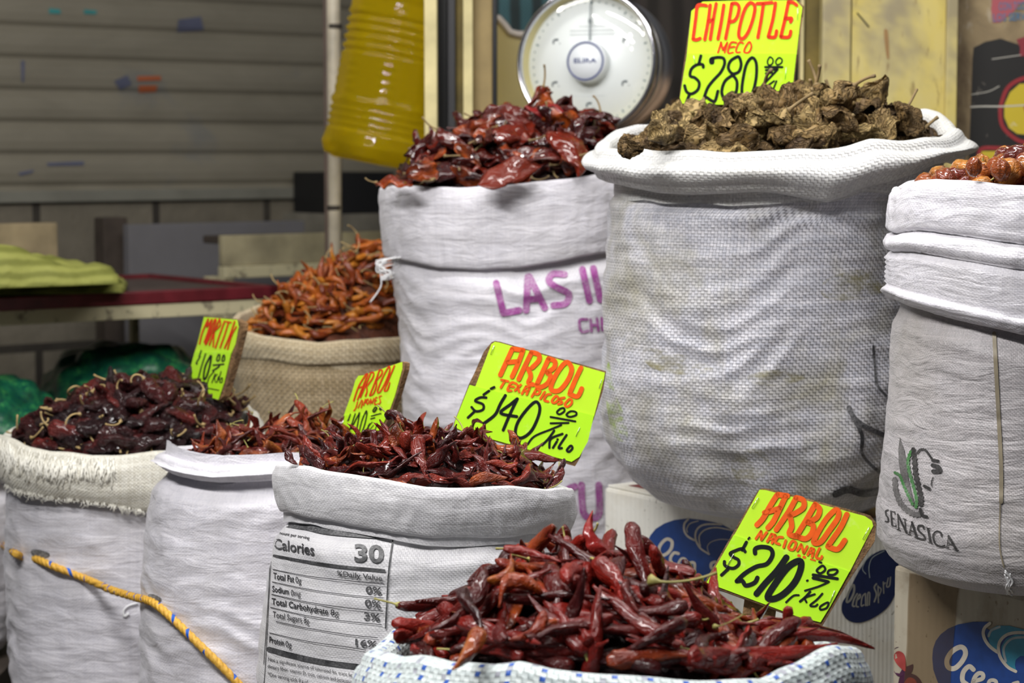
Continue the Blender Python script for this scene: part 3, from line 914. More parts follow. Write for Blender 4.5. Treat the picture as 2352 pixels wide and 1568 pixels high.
D = Draw(1110, 590, 2.374)
D.st(37, [(70, 140), (110, 308)], [(115, 306), (198, 290)], [(243, 105), (234, 292)], [(250, 105), (336, 278)], [(242, 232), (312, 226)], [(445, 95), (380, 92), (358, 130), (400, 165), (465, 200), (450, 252), (382, 264)], [(540, 65), (580, 240)], [(600, 60), (638, 232)], [(640, 234), (700, 222)])
D.lay('stencilled_lettering', S2['bodybvh'], PURPLE, S2['o'], .002, 8)
D = Draw(1110, 590, 2.374)
D.st(15, [(568, 340), (525, 345), (535, 405), (572, 402)], [(585, 340), (590, 405)], [(620, 335), (628, 402)], [(588, 372), (622, 370)], [(645, 332), (652, 400)], [(668, 330), (674, 398)])
D.lay('stencilled_lettering', S2['bodybvh'], PURPLE, S2['o'], .002, 8)
D = Draw(1110, 590, 2.374)
D.st(38, [(500, 1250), (462, 1270), (480, 1330), (490, 1390), (440, 1420)], [(535, 1240), (545, 1390), (590, 1420), (632, 1395), (630, 1240)])
D.lay('stencilled_lettering', S2['bodybvh'], PURPLE, S2['o'], .002, 8)

D = Draw(1850, 700, 2.85)
D.st(16, [(445, 270), (455, 400), (470, 520), (530, 595)]).st(32, [(285, 670), (320, 740), (400, 800), (520, 855)]).st(25, [(330, 770), (370, 850), (370, 930)]).st(19, [(365, 930), (380, 990), (430, 1045), (490, 1100)]).st(46, [(195, 1240), (280, 1210), (380, 1235), (500, 1220)])
D.lay('painted_marks', S1['bodybvh'], MARK, S1['o'], .002, 7)



def stain(name, col, amt, scale=30.):
    g = G(name)
    n = g.ramp(g.noise(g.mapping(g.coord(), (1, 1, 2.2)), scale, 5, .65, .3), [(.42, 0.), (.68, 1.)])
    t = g.n('BsdfTransparent'); m = g.n('MixShader', Fac=g.math('MULTIPLY', n, amt))
    g.set(Base_Color=col, Roughness=.6)
    g.nt.links.new(t.outputs[0], m.inputs[1]); g.nt.links.new(g.b.outputs[0], m.inputs[2]); g.nt.links.new(m.outputs[0], g.out.inputs[0])
    return g.m


D = Draw(0, 0, 1).pl([(1398, 830), (1412, 900), (1436, 960), (1440, 1010), (1412, 1005), (1396, 950), (1390, 880)], True)
D.lay('lime_stain', S1['bodybvh'], stain('lime_paint', (.45, .62, .10), .65), S1['o'], .0016, 9)
DIRTM = stain('dirt_smear', (.30, .27, .12), .6)
for q in ([(1690, 1040), (1740, 1030), (1770, 1060), (1764, 1110), (1710, 1116), (1680, 1080)], [(1720, 860), (1790, 850), (1850, 868), (1790, 885), (1730, 880)],
          [(1480, 800), (1570, 815), (1640, 850), (1560, 860), (1490, 840)], [(1900, 640), (1990, 620), (2040, 660), (1960, 690), (1890, 680)]):
    Draw(0, 0, 1).pl(q, True).lay('dirt_stain', S1['bodybvh'], DIRTM, S1['o'], .0015, 9)
HOLE = ink('torn_hole', (.03, .028, .025), .8, .4)
D = Draw(0, 0, 1).pl([(72, 1264), (90, 1262), (112, 1270), (110, 1279), (88, 1281), (74, 1276)], True)
D.lay('torn_hole', S4['bodybvh'], HOLE, S4['o'], .0018, 7)
D = Draw(0, 0, 1).pl([(340, 1366), (352, 1364), (370, 1374), (366, 1382), (348, 1380)], True)
D.lay('torn_hole', S6['bodybvh'], HOLE, S6['o'], .0018, 7)
GREENINK = ink('green_ink', (.03, .17, .03), .5, .3, (.6, .58, .58))
GREYINK = ink('grey_ink', (.085, .08, .08), .5, .3, (.6, .58, .58))
BLKINK = ink('emblem_black_ink', (.016, .015, .015), .5, .15, (.5, .48, .48))
zc = (2000, 980, 3.92)


def spiky(pts, w, amp, step=3):
    """Brush stroke with a saw-toothed edge, like the emblem's leaf blades."""
    V, F = stroke(pts, w, sub=8)
    for i in range(0, len(V), 3):
        if (i // 3) % step == 0:
            for j in (0, 2):
                V[i + j] = V[i + 1] + (V[i + j] - V[i + 1]) * (1 + amp)
    return V, F


D = Draw(*zc).pl([(262, 90), (285, 160), (300, 200), (318, 300), (335, 450), (360, 560), (392, 680), (372, 692), (320, 560), (270, 440), (252, 330), (248, 200)])
D.add(spiky([(215, 470), (228, 580), (270, 690), (350, 765), (420, 790), (455, 765)], 42, .4))
D.lay('emblem_leaf', S5['bodybvh'], GREYINK, S5['o'], .002, 8)
D = Draw(*zc).add(spiky([(215, 410), (262, 440), (290, 510), (330, 600), (378, 700)], 22, .5)).add(spiky([(362, 220), (335, 300), (345, 400), (380, 520), (412, 650), (405, 725)], 24, .5))
D.lay('emblem_corn', S5['bodybvh'], GREENINK, S5['o'], .0022, 8)
D = Draw(*zc).add(spiky([(382, 200), (393, 300), (402, 420), (430, 540), (452, 640), (448, 700)], 36, .6)).add(spiky([(418, 235), (445, 205), (490, 208), (530, 258), (560, 300)], 16, .6))
D.st(26, [(555, 300), (608, 308)]).st(36, [(555, 345), (610, 362), (620, 395), (560, 400)]).st(10, [(560, 455), (545, 500), (546, 528)]).st(26, [(480, 532), (530, 558)]).st(26, [(445, 740), (462, 795), (505, 808)])
D.lay('emblem_eagle', S5['bodybvh'], BLKINK, S5['o'], .0023, 8)
D = Draw(*zc)
D.st(13, [(157, 748), (135, 757), (136, 790), (155, 820), (154, 852), (130, 850)]).st(14, [(180, 757), (190, 885)]).st(8, [(180, 757), (215, 766)], [(185, 820), (210, 826)], [(188, 886), (226, 896)], [(215, 762), (217, 785)], [(226, 880), (226, 898)])
D.st(8, [(242, 787), (250, 925)], [(305, 830), (315, 955)], [(235, 922), (266, 932)], [(290, 825), (318, 834)]).st(17, [(242, 787), (318, 945)])
D.st(8, [(370, 857), (345, 965)], [(352, 930), (398, 945)], [(328, 962), (362, 972)], [(392, 990), (428, 1004)]).st(19, [(370, 857), (412, 992)])
D.st(16, [(475, 912), (470, 890), (432, 890), (428, 930), (478, 978), (478, 1012), (428, 1002)]).st(19, [(515, 916), (535, 1034)]).st(7, [(495, 905), (537, 916)], [(513, 1034), (556, 1048)])
D.st(15, [(635, 980), (630, 952), (590, 940), (560, 980), (580, 1050), (630, 1075), (665, 1068)]).st(8, [(700, 982), (686, 1080)], [(692, 1045), (738, 1060)], [(668, 1080), (706, 1090)], [(740, 1098), (792, 1112)]).st(21, [(700, 982), (768, 1102)])
D.lay('printed_lettering', S5['bodybvh'], BLKINK, S5['o'], .0022, 8)
SEAM = plain('seam_tape', (.26, .22, .15), .5, 0, .3, 30)
D = Draw(1850, 700, 2.85)
D.st(26, [(1235, 185), (1245, 380), (1262, 700), (1280, 1050), (1280, 1290)]).st(9, [(1275, 1290), (1270, 1568), (1300, 1720)])
D.lay('seam', S5['bodybvh'], SEAM, S5['o'], .0018, 10)

# ------------------------------------------------------------------ fruit cartons under the right-hand sacks
def carton_mat(name, base, dirt, amt):
    g = G(name)
    co = g.coord()
    flute = g.n('TexWave', {'wave_type': 'BANDS', 'bands_direction': 'X'}, Vector=co, Scale=48.0, Distortion=.6, Detail=1.0).outputs['Fac']
    d = g.ramp(g.noise(co, 11., 6, .65, .3), [(.48, 0.), (.75, 1.)])
    sp = g.ramp(g.noise(co, 120., 2, .5), [(.68, 0.), (.74, 1.)])
    col = g.mix(g.math('MULTIPLY', d, amt), base, dirt)
    col = g.mix(g.math('MULTIPLY', sp, .6), col, (.12, .08, .04))
    col = g.mix(g.math('MULTIPLY', flute, .10), col, tuple(c * .6 for c in base))
    g.set(Base_Color=col, Roughness=.6)
    g.bump(flute, .12, .002)
    return g.m


CARTON = carton_mat('white_carton', (.78, .77, .71), (.50, .43, .30), .45)
CARTON_D = carton_mat('dirty_carton', (.40, .36, .28), (.18, .13, .075), .9)
REDPRINT = ink('red_carton_print', (.20, .025, .025), .5, .5, (.06, .02, .02), 60.)
BLUE = ink('blue_print', (.012, .055, .24), .45)
BLUE_SHADE = ink('shaded_blue_print', (.010, .020, .085), .45)  # logo blue darkened, the side face's shade put into the colour
BEIGE = ink('bare_board_print', (.60, .55, .46), .5)
TEAL = ink('teal_print', (.03, .24, .36), .45)
GREYW = ink('grey_wave_print', (.36, .42, .44), .45)
BERRY_R = ink('berry_red_print', (.36, .05, .045), .45)
BERRY_D = ink('berry_dark_print', (.06, .012, .045), .45)


def carton(name, label, a, dirv, length, depth, z0, z1, mat, group=None):
    """Corrugated carton; a = top corner at the left end of its long front face, dirv = that face's direction."""
    a = Vector((a[0], a[1], 0)); d = Vector((dirv[0], dirv[1], 0)).normalized()
    p = Vector((-d.y, d.x, 0))
    if p.y < 0: p = -p
    bm = bmesh.new()
    box(bm, a + Vector((0, 0, z0)), d, p, (0, 0, 1), length, depth, z1 - z0, .006)
    for f in bm.faces: f.smooth = False
    c = a + d * length / 2 + p * depth / 2
    o = bm_to(name, bm, mat, None, (c.x, c.y, z0))
    tag(o, label, 'carton', group)
    fl = bmesh.new()                                          # the two top flaps meet along the middle
    for k in (0, 1):
        box(fl, a + d * .004 + p * (.004 + k * depth / 2) + Vector((0, 0, z1 + .0004)), d, p, (0, 0, 1), length - .008, depth / 2 - .006, .0035, .001)
    bm_to('top_flaps', fl, mat, o)
    pr = [a + d * .03 + p * .022, a + d * (length - .03) + p * .022, a + d * (length - .03) + p * (depth - .02), a + d * .03 + p * (depth - .02)]
    mk('top_print', [v + Vector((0, 0, z1 + .0043)) for v in pr], [(0, 1, 2, 3)], REDPRINT, o, smooth=False)
    return o, bvh_of(o), a, d, p


ZT = S1['zb'] - .005
A1 = at(1388, 1112, Yfor(1112, ZT)); B1 = at(1890, 1217, Yfor(1217, ZT))
dv = (B1 - A1)
C1, C1b, ca, cd_, cp = carton('fruit_carton', 'white fruit carton with a blue oval logo under the tall coarse sack', A1, dv, dv.length, .40, PLINTH, ZT - .004, CARTON)
zc = (1380, 1080, 6.19)
D = Draw(*zc).pl([(665, 1120), (668, 1000), (705, 920), (780, 830), (900, 755), (1050, 702), (1250, 682), (1300, 690), (1450, 705), (1600, 735), (1720, 768), (1870, 850), (2150, 960), (2400, 1150), (2500, 1400), (2300, 1620), (1800, 1720), (1250, 1680), (850, 1480), (710, 1300)])
D.lay('logo_oval', C1b, BLUE, C1, .0010, 60)
D = Draw(*zc)
D.st(28, [(1245, 690), (1188, 760), (1188, 860), (1240, 940), (1335, 992)]).st(14, [(1385, 718), (1270, 755), (1222, 830), (1232, 880)]).st(26, [(1720, 768), (1500, 766), (1390, 812), (1345, 900), (1355, 1000), (1420, 1110), (1540, 1190)])
D.st(19, [(1880, 855), (1650, 812), (1490, 840), (1405, 920), (1400, 1010), (1415, 1075)]).st(10, [(1950, 1020), (1800, 985), (1680, 982), (1560, 1022), (1515, 1090), (1540, 1190)])
D.st(46, [(940, 975), (860, 1040), (825, 1130), (850, 1205), (930, 1188), (1000, 1110), (1010, 1010), (940, 975)]).st(42, [(1105, 1182), (1040, 1172), (992, 1240), (1000, 1320), (1050, 1350)]).st(36, [(1120, 1350), (1210, 1330), (1200, 1260), (1140, 1260), (1100, 1350), (1150, 1420)])
D.st(40, [(1240, 1400), (1260, 1320), (1330, 1320), (1330, 1440)]).st(42, [(1630, 1300), (1575, 1320), (1570, 1380), (1620, 1430), (1560, 1490)])
D.lay('logo_lettering', C1b, BEIGE, C1, .0014, 60)
zc = (1880, 1220, 4.505)
D = Draw(*zc).pl([(240, 780), (255, 720), (300, 650), (380, 480), (470, 330), (560, 240), (680, 190), (790, 230), (830, 330), (830, 520), (780, 680), (700, 800), (560, 900), (420, 945), (310, 920), (250, 850)], True)
D.lay('side_logo_oval', C1b, BLUE_SHADE, C1, .0010, 40)
D = Draw(*zc).st(22, [(360, 552), (310, 640), (292, 728), (330, 708), (368, 620), (360, 552)]).st(18, [(400, 645), (368, 700), (352, 765), (372, 775)]).st(16, [(392, 715), (430, 682), (428, 650), (402, 690), (390, 768), (412, 780)])
D.st(14, [(482, 642), (452, 680), (442, 768), (468, 760)], [(486, 642), (488, 768)], [(505, 768), (510, 645), (530, 642), (525, 760)]).st(16, [(600, 542), (577, 580), (600, 650), (577, 728)]).st(12, [(615, 562), (620, 738)], [(615, 572), (648, 600), (625, 668)], [(670, 522), (675, 640)], [(675, 545), (692, 532)], [(722, 482), (705, 570), (735, 560), (746, 472)])
D.lay('side_lettering', C1b, ink('shaded_letter_print', (.30, .30, .27)), C1, .0014, 40)  # lettering dimmed as well, with the side face's shade in its colour
D = Draw(*zc).st(8, [(560, 232), (490, 300), (455, 388), (490, 440)], [(680, 202), (560, 270), (522, 370), (530, 478)])
D.lay('side_wave', C1b, GREYW, C1, .0014, 40)

ZT5 = S5['zb'] - .005
A2 = at(2053, 1290, Yfor(1290, ZT5))
C2, C2b, c2a, c2d, c2p = carton('fruit_carton', 'dirty fruit carton with a blue and teal wave logo, at the lower right corner', A2, (.53, -.85), .46, .36, PLINTH, ZT5 - .004, CARTON_D)
zc = (2030, 1380, 7.304)
D = Draw(*zc).pl([(1800, 347), (1500, 347), (1250, 390), (1080, 460), (950, 560), (870, 670), (825, 800), (812, 950), (830, 1150), (900, 1350), (1000, 1520), (1300, 1700), (2600, 1700), (2600, 560), (2400, 500), (2150, 440), (1950, 420), (1800, 500), (1720, 460)])
D.lay('logo_oval', C2b, BLUE, C2, .0010, 60)
D = Draw(*zc).pl([(1735, 560), (1790, 470), (1900, 412), (2100, 412), (2600, 540), (2600, 560), (2100, 530), (1980, 590), (1910, 700), (1890, 835), (1780, 720)]).pl([(2600, 600), (2400, 560), (2200, 560), (2050, 630), (1970, 760), (1985, 920), (2080, 1080), (2232, 1205), (2200, 1080), (2212, 985), (2290, 920), (2600, 920)])
D.lay('logo_wave', C2b, TEAL, C2, .0013, 60)
D = Draw(*zc).st(54, [(1780, 372), (1695, 445), (1668, 540), (1705, 660), (1790, 770), (1905, 855)]).st(52, [(2600, 580), (2400, 535), (2200, 530), (2050, 572), (1945, 680), (1925, 820), (1965, 960), (2080, 1105), (2215, 1180)])
D.st(84, [(1270, 772), (1140, 850), (1060, 985), (1080, 1105), (1180, 1130), (1290, 1040), (1368, 900), (1350, 800), (1270, 772)]).st(80, [(1505, 1150), (1430, 1095), (1335, 1190), (1322, 1330), (1400, 1400)]).st(72, [(1500, 1345), (1650, 1300), (1660, 1225), (1590, 1212), (1520, 1290), (1500, 1420), (1600, 1480)])
D.st(64, [(1740, 1480), (1775, 1340), (1880, 1345), (1880, 1480)]).st(64, [(2250, 1365), (2160, 1400), (2180, 1500)])
D.lay('logo_lettering', C2b, BEIGE, C2, .0016, 60)
D = Draw(*zc).st(40, [(2600, 650), (2400, 610), (2180, 622), (2062, 702), (2010, 820), (2045, 1010)], [(1945, 432), (1805, 492), (1758, 590)])
D.lay('wave_highlight', C2b, GREYW, C2, .0016, 60)
D = Draw(*zc).pl([(150, 900), (180, 800), (240, 770), (330, 800), (420, 900), (480, 1010), (490, 1120), (440, 1220), (270, 1270), (180, 1200), (130, 1080)], True).pl([(250, 1330), (300, 1250), (420, 1210), (560, 1260), (650, 1400), (640, 1600), (250, 1600)], True)
D.lay('berry_print', C2b, BERRY_D, C2, .0010, 60)
D = Draw(*zc).pl([(165, 920), (230, 838), (320, 870), (360, 960), (370, 1170), (290, 1130), (200, 1030)], True).pl([(330, 1400), (420, 1280), (540, 1340), (560, 1560), (330, 1560)], True)
D.lay('berry_highlight', C2b, BERRY_R, C2, .0013, 60)
gt = G('packing_tape')
tr = gt.n('BsdfTransparent', Color=(.80, .74, .66))
mx = gt.n('MixShader', Fac=.22)
gt.set(Base_Color=(.17, .12, .075), Roughness=.18)
gt.nt.links.new(tr.outputs[0], mx.inputs[1]); gt.nt.links.new(gt.b.outputs[0], mx.inputs[2]); gt.nt.links.new(mx.outputs[0], gt.out.inputs[0])
D = Draw(*zc).pl([(430, -480), (1270, -270), (1225, 0), (1190, 450), (1130, 1100), (1110, 1500), (330, 1500), (385, 700), (400, 0)])
D.lay('packing_tape', C2b, gt.m, C2, .0022, 80)
# concrete step that carries the cartons and the tall sacks
CONC = plain('concrete', (.24, .22, .19), .85, 0, .35, 6, .4)
tag(boxobj('floor_step', (-.60, 2.36, 0), (1.25, 4.6, PLINTH - .003), CONC), kind='structure')

# ------------------------------------------------------------------ yellow rope
gr = G('rope_fibre')
uv = gr.coord('UV'); sx = gr.n('SeparateXYZ', Vector=uv)
fr = gr.math('FRACT', gr.math('MULTIPLY', sx.outputs[1], 26.0))
fl = gr.math('MULTIPLY', gr.math('LESS_THAN', fr, .45), gr.math('LESS_THAN', sx.outputs[0], .62))
nz = gr.noise(gr.coord(), 260., 3)
gr.set(Base_Color=gr.mix(fl, gr.ramp(nz, [(.3, (.55, .28, .03)), (.7, (.80, .48, .07))]), (.01, .10, .48)), Roughness=.6)
gr.bump(nz, .5, .001)


def rope(name, pts, r, mat, label):
    P = [Vector(p) for p in pts]
    L = []
    for i in range(len(P) - 1):
        p0, p1, p2, p3 = P[max(i - 1, 0)], P[i], P[i + 1], P[min(i + 2, len(P) - 1)]
        for k in range(16):
            t = k / 16
            L.append(.5 * (2 * p1 + (p2 - p0) * t + (2 * p0 - 5 * p1 + 4 * p2 - p3) * t * t + (3 * p1 - p0 - 3 * p2 + p3) * t ** 3))
    L.append(P[-1])
    V, F, UV = [], [], []
    nv = 24; s = 0
    for i, p in enumerate(L):
        t = (L[min(i + 1, len(L) - 1)] - L[max(i - 1, 0)]).normalized()
        a = t.cross(Vector((0, 0, 1))).normalized(); b = t.cross(a)
        if i: s += (p - L[i - 1]).length
        tw = s * 2 * math.pi / .030
        for k in range(nv):
            q = 2 * math.pi * k / nv
            rr = r * (.80 + .22 * abs(math.cos(1.5 * q)) ** .7)
            V.append(p + (a * math.cos(q + tw) + b * math.sin(q + tw)) * rr)
            UV.append((k / nv * 3, s))
    for i in range(len(L) - 1):
        for k in range(nv): F.append((i * nv + k, i * nv + (k + 1) % nv, (i + 1) * nv + (k + 1) % nv, (i + 1) * nv + k))
    o = mk(name, V, F, mat, None, L[len(L) // 2], True, UV)
    return tag(o, label, 'rope')


def on(sk, px, py, off):
    d = ray(px, py).normalized()
    h = sk['bvh'].ray_cast(CAM, d)
    return h[0] - d * off if h[0] is not None else None


rp = []
for (px, py, sk, off) in ((-14, 1228, S9, .006), (8, 1252, S9, .007), (30, 1267, S4, .006), (48, 1277, S4, .001), (60, 1280, S4, -.016), (74, 1281, S4, -.018), (88, 1285, S4, .003), (130, 1303, S4, .008), (200, 1330, S4, .012)):
    q = on(sk, px, py, off)
    if q is not None: rp.append(q)
q4, q6 = rp[-1], on(S6, 352, 1384, .004)
for t, (px, py) in ((.4, (255, 1354)), (.75, (310, 1371))): rp.append(at(px, py, q4.y + (q6.y - q4.y) * t))
rp.append(q6)
for (px, py, off) in ((400, 1424, .008), (460, 1482, .009), (515, 1536, .009), (560, 1584, .009), (600, 1630, .008)):
    q = on(S6, px, py, off)
    if q is not None: rp.append(q)
rope('tie_rope', rp, .0058, gr.m, 'yellow rope with blue flecks strung across the two left front sacks')
# white loose threads
THREAD = plain('white_thread', (.85, .85, .86), .7)


def thread(nm, label, pts, sk, r=.0009, n=1, spread=0, parent=True):
    V, F = [], []
    rr = random.Random(3)
    for k in range(n):
        W = []
        for (px, py) in smooth_line([(a + rr.uniform(-spread, spread), b + rr.uniform(-spread, spread)) for a, b in pts], False, 4):
            q = on(sk, px, py, .003)
            W.append(q if q is not None else at(px, py, sk['Y'] - .02 if not W else W[-1].y))
        tv, tf = tube(W, r, 5)
        b = len(V); V += tv; F += [tuple(i + b for i in f) for f in tf]
    return mk(nm, V, F, THREAD, sk['o'])


thread('loose_thread', '', [(314, 1385), (296, 1390), (284, 1402), (286, 1414), (296, 1408)], S4, .0013, 2, 2)
thread('knot_thread', '', [(905, 600), (880, 606), (872, 612), (876, 650), (868, 670), (850, 694)], S2, .0012, 1, 0)
thread('knot_tuft', '', [(912, 598), (890, 602), (868, 606), (874, 618), (898, 628), (878, 634)], S2, .0011, 9, 9)
thread('frayed_corner', '', [(2312, 1318), (2318, 1335), (2310, 1352), (2322, 1360)], S5, .0009, 6, 9)
# frayed fibres hanging over the cream cuff
V, F = [], []
r2 = random.Random(12)
for k in range(210):
    px = r2.uniform(-2, 262); ln = r2.uniform(15, 62) * (1 - .3 * px / 262)
    y0 = interp(px, [(-8, 1003), (40, 1025), (100, 1040), (200, 1050), (330, 1047)]) + r2.uniform(-4, 34)
    sl = r2.uniform(-.45, .25)
    W = []
    for t in (0, .25, .5, .75, 1):
        q = on(S4, px + sl * ln * t + r2.uniform(-1.5, 1.5), y0 + ln * t, .0025)
        if q is not None: W.append(q)
    if len(W) > 2:
        tv, tf = tube(W, .0008, 4); b = len(V); V += tv; F += [tuple(i + b for i in f) for f in tf]
for k in range(170):                                          # ragged lower edge
    px = r2.uniform(10, 345)
    y0 = interp(px, [(-8, 1108), (30, 1130), (100, 1146), (200, 1158), (260, 1166), (340, 1182)]) - r2.uniform(0, 6)
    kk = r2.uniform(.5, 9) * r2.random()
    q0 = on(S4, px, y0 - 4, .002)
    W = [] if q0 is None else [q0] + [at(px + r2.uniform(-5, 5) * t, y0 + kk * t, q0.y - .001) for t in (1, 2)]
    if len(W) == 3:
        tv, tf = tube(W, .0005, 4); b = len(V); V += tv; F += [tuple(i + b for i in f) for f in tf]
tag(mk('frayed_fringe', V, F, plain('fringe_thread', (.80, .78, .70), .8), S4['o']), kind='stuff')

# ------------------------------------------------------------------ market hall behind the sacks
FLOORM = plain('wet_floor', (.07, .06, .055), .5, 0, .4, 3, .2)
tag(boxobj('floor', (-4, -1.0, -.05), (4, 9, 0), FLOORM, bev=0), kind='structure')
Wo = Vector((-1.272, 5.3, 0)); Wd = Vector((.747, .6, 0)).normalized(); Wn = Vector((Wd.y, -Wd.x, 0))   # Wn faces the camera


def wallpt(px, py, off=0):
    d = ray(px, py)
    o = Wo + Wn * off
    t = (o - CAM).dot(Wn) / d.dot(Wn)
    return CAM + d * t


ZS = wallpt(0, 446).z
gs = G('shutter_paint')
co = gs.coord()
st = gs.ramp(gs.noise(gs.mapping(co, (1, 1, 2.5)), 3., 6, .65, .5), [(.35, 0.), (.7, 1.)])
bl = gs.ramp(gs.noise(co, 5., 3, .6, .4), [(.6, 0.), (.72, 1.)])
c = gs.mix(st, (.27, .245, .19), (.215, .195, .15))
c = gs.mix(gs.math('MULTIPLY', bl, .35), c, (.14, .16, .19))
gs.set(Base_Color=c, Roughness=.55)
V, F = [], []
per = .0795
prof = []
z = ZS
nsl = 17
for k in range(nsl):
    for (dz, off) in ((0, .0), (.012, -.009), (.020, -.009), (.026, -.004), (.032, 0), (.052, .003), (.072, .002)):
        prof.append((z + dz * per / .0795, off))
    z += per
for (zz, off) in prof:
    for t in (-1.6, 3.2): V.append(Wo + Wd * t + Wn * off + Vector((0, 0, zz)))
for i in range(len(prof) - 1): F.append((2 * i, 2 * i + 1, 2 * i + 3, 2 * i + 2))
sh = mk('door_1', V, F, gs.m, None, Wo, False)
tag(sh, kind='structure')
shb = bvh_of(sh)
for nm, col, pts in (('teal_sticker', (.05, .30, .30), [[(328, 55), (402, 62), (404, 92), (326, 88)], [(560, 62), (645, 70), (642, 95), (560, 92)]]),
                     ('orange_sticker', (.48, .13, .05), [[(915, 508), (1072, 505), (1075, 535), (918, 540)], [(925, 570), (1050, 568), (1040, 612), (925, 618)]]),
                     ('blue_mark', (.12, .13, .20), [[(140, 405), (165, 405), (160, 545), (145, 545)], [(760, 540), (850, 500), (880, 560), (800, 600)], [(310, 1085), (560, 1075), (560, 1100), (320, 1105)], [(125, 1150), (230, 1130), (215, 1150), (130, 1170)], [(1190, 130), (1340, 110), (1360, 200), (1180, 215)]])):
    D = Draw(0, 0, 2.904)
    for p in pts: D.pl(p)
    D.lay(nm, shb, plain(nm, col, .6), sh, .004, 12)
# bottom rail of the shutter and block wall below it
bm = bmesh.new()
box(bm, Wo + Wd * -1.6 + Wn * -.01 + Vector((0, 0, ZS - .022)), Wd, Wn, (0, 0, 1), 4.8, .03, .03, .004)
bm_to('trim_1', bm, plain('rail_steel', (.22, .215, .18), .5), None, Wo)
bpy.data.objects['trim_1']['kind'] = 'structure'
gw = G('block_wall')
uvn = gw.coord('UV')
br = gw.n('TexBrick', {'offset': .5}, Vector=uvn, Scale=1.0, Mortar_Size=.012, Brick_Width=.34, Row_Height=.19, Mortar_Smooth=.2)
gw.put(br.inputs['Color1'], (.215, .19, .145, 1)); gw.put(br.inputs['Color2'], (.165, .145, .11, 1)); gw.put(br.inputs['Mortar'], (.04, .034, .028, 1))
nzz = gw.ramp(gw.noise(gw.coord(), 7., 6, .65), [(.4, 0.), (.75, 1.)])
gw.set(Base_Color=gw.mix(gw.math('MULTIPLY', nzz, .6), br.outputs[0], (.09, .08, .06)), Roughness=.9)
gw.bump(gw.noise(gw.coord(), 30., 5), .4, .01)
a, b = Wo + Wd * -1.6 + Wn * .0, Wo + Wd * 3.2 + Wn * .0
tag(mk('wall_left', [a, b, b + Vector((0, 0, ZS - .02)), a + Vector((0, 0, ZS - .02))], [(0, 1, 2, 3)], gw.m, None, Wo, False,
       [(0, 0), (4.8, 0), (4.8, ZS - .02), (0, ZS - .02)]), kind='structure')
DARK = plain('dark_interior', (.035, .028, .022), .8, 0, .4, 4)
gd = G('shaded_interior')
wv = gd.n('TexWave', {'bands_direction': 'X'}, Vector=gd.coord(), Scale=5.0, Distortion=2.0, Detail=3.0).outputs['Fac']
gd.set(Base_Color=gd.ramp(wv, [(.2, (.035, .028, .022)), (.8, (.075, .06, .05))]), Roughness=.7)  # streaked near-black, the deep interior's shade put into the colour
tag(boxobj('wall_back', (-.10, 5.6, 0), (2.6, 5.66, 2.6), gd.m, bev=0), kind='structure')
CREAMP = G('cream_paint')
ch = CREAMP.ramp(CREAMP.noise(CREAMP.coord(), 30., 5, .65), [(.55, 0.), (.66, 1.)])
CREAMP.set(Base_Color=CREAMP.mix(CREAMP.math('MULTIPLY', ch, .8), (.52, .47, .30), (.10, .08, .06)), Roughness=.6)
CREAMP = CREAMP.m

# maroon-edged table
ZTAB = .98
FL = at(0, 683, Yfor(683, ZTAB)); FR = at(640, 655, Yfor(655, ZTAB))
td = (FR - FL); td.z = 0; td.normalize(); tp = Vector((-td.y, td.x, 0))
FLx = FL - td * .45
tl = (FR - FLx).length
top = plain('table_top', (.075, .05, .045), .35, 0, .4, 10)
MAROON = plain('maroon_paint', (.115, .012, .018), .4, 0, .35, 18)
tb = empty('market_table', (FLx.x, FLx.y, 0))
tag(tb, 'low market table with maroon edges and a chipped cream apron', 'table')
bm = bmesh.new(); box(bm, Vector((FLx.x, FLx.y, ZTAB - .024)) + td * .02 + tp * .02, td, tp, (0, 0, 1), tl - .04, .50, .016); bm_to('table_top', bm, top, tb)
bm = bmesh.new()
box(bm, Vector((FLx.x, FLx.y, ZTAB - .026)), td, tp, (0, 0, 1), tl, .022, .026, .003)
box(bm, Vector((FLx.x, FLx.y, ZTAB - .026)) + td * (tl - .022), td, tp, (0, 0, 1), .022, .54, .026, .003)
box(bm, Vector((FLx.x, FLx.y, ZTAB - .026)) + tp * .52, td, tp, (0, 0, 1), tl, .022, .026, .003)
bm_to('edge_band', bm, MAROON, tb)
bm = bmesh.new(); box(bm, Vector((FLx.x, FLx.y, ZTAB - .054)) + tp * .004, td, tp, (0, 0, 1), tl, .015, .028, .002); bm_to('apron', bm, CREAMP, tb)
for u, w in ((.06, .05), (tl - .06, .05), (.06, .49), (tl - .075, .50)):
    bm = bmesh.new(); box(bm, Vector((FLx.x, FLx.y, 0)) + td * u + tp * w, td, tp, (0, 0, 1), .018, .018, ZTAB - .026, .002); bm_to('leg', bm, CREAMP, tb)

# folded green-yellow sacks on the table
gc = G('olive_cloth')
wv = gc.n('TexWave', {'bands_direction': 'Z'}, Vector=gc.coord(), Scale=14., Distortion=3., Detail=3.).outputs['Fac']
gc.set(Base_Color=gc.ramp(wv, [(.15, (.17, .18, .03)), (.85, (.30, .31, .07))]), Roughness=.75)
gc.bump(gc.noise(gc.coord(), 45., 4), .6, .006)


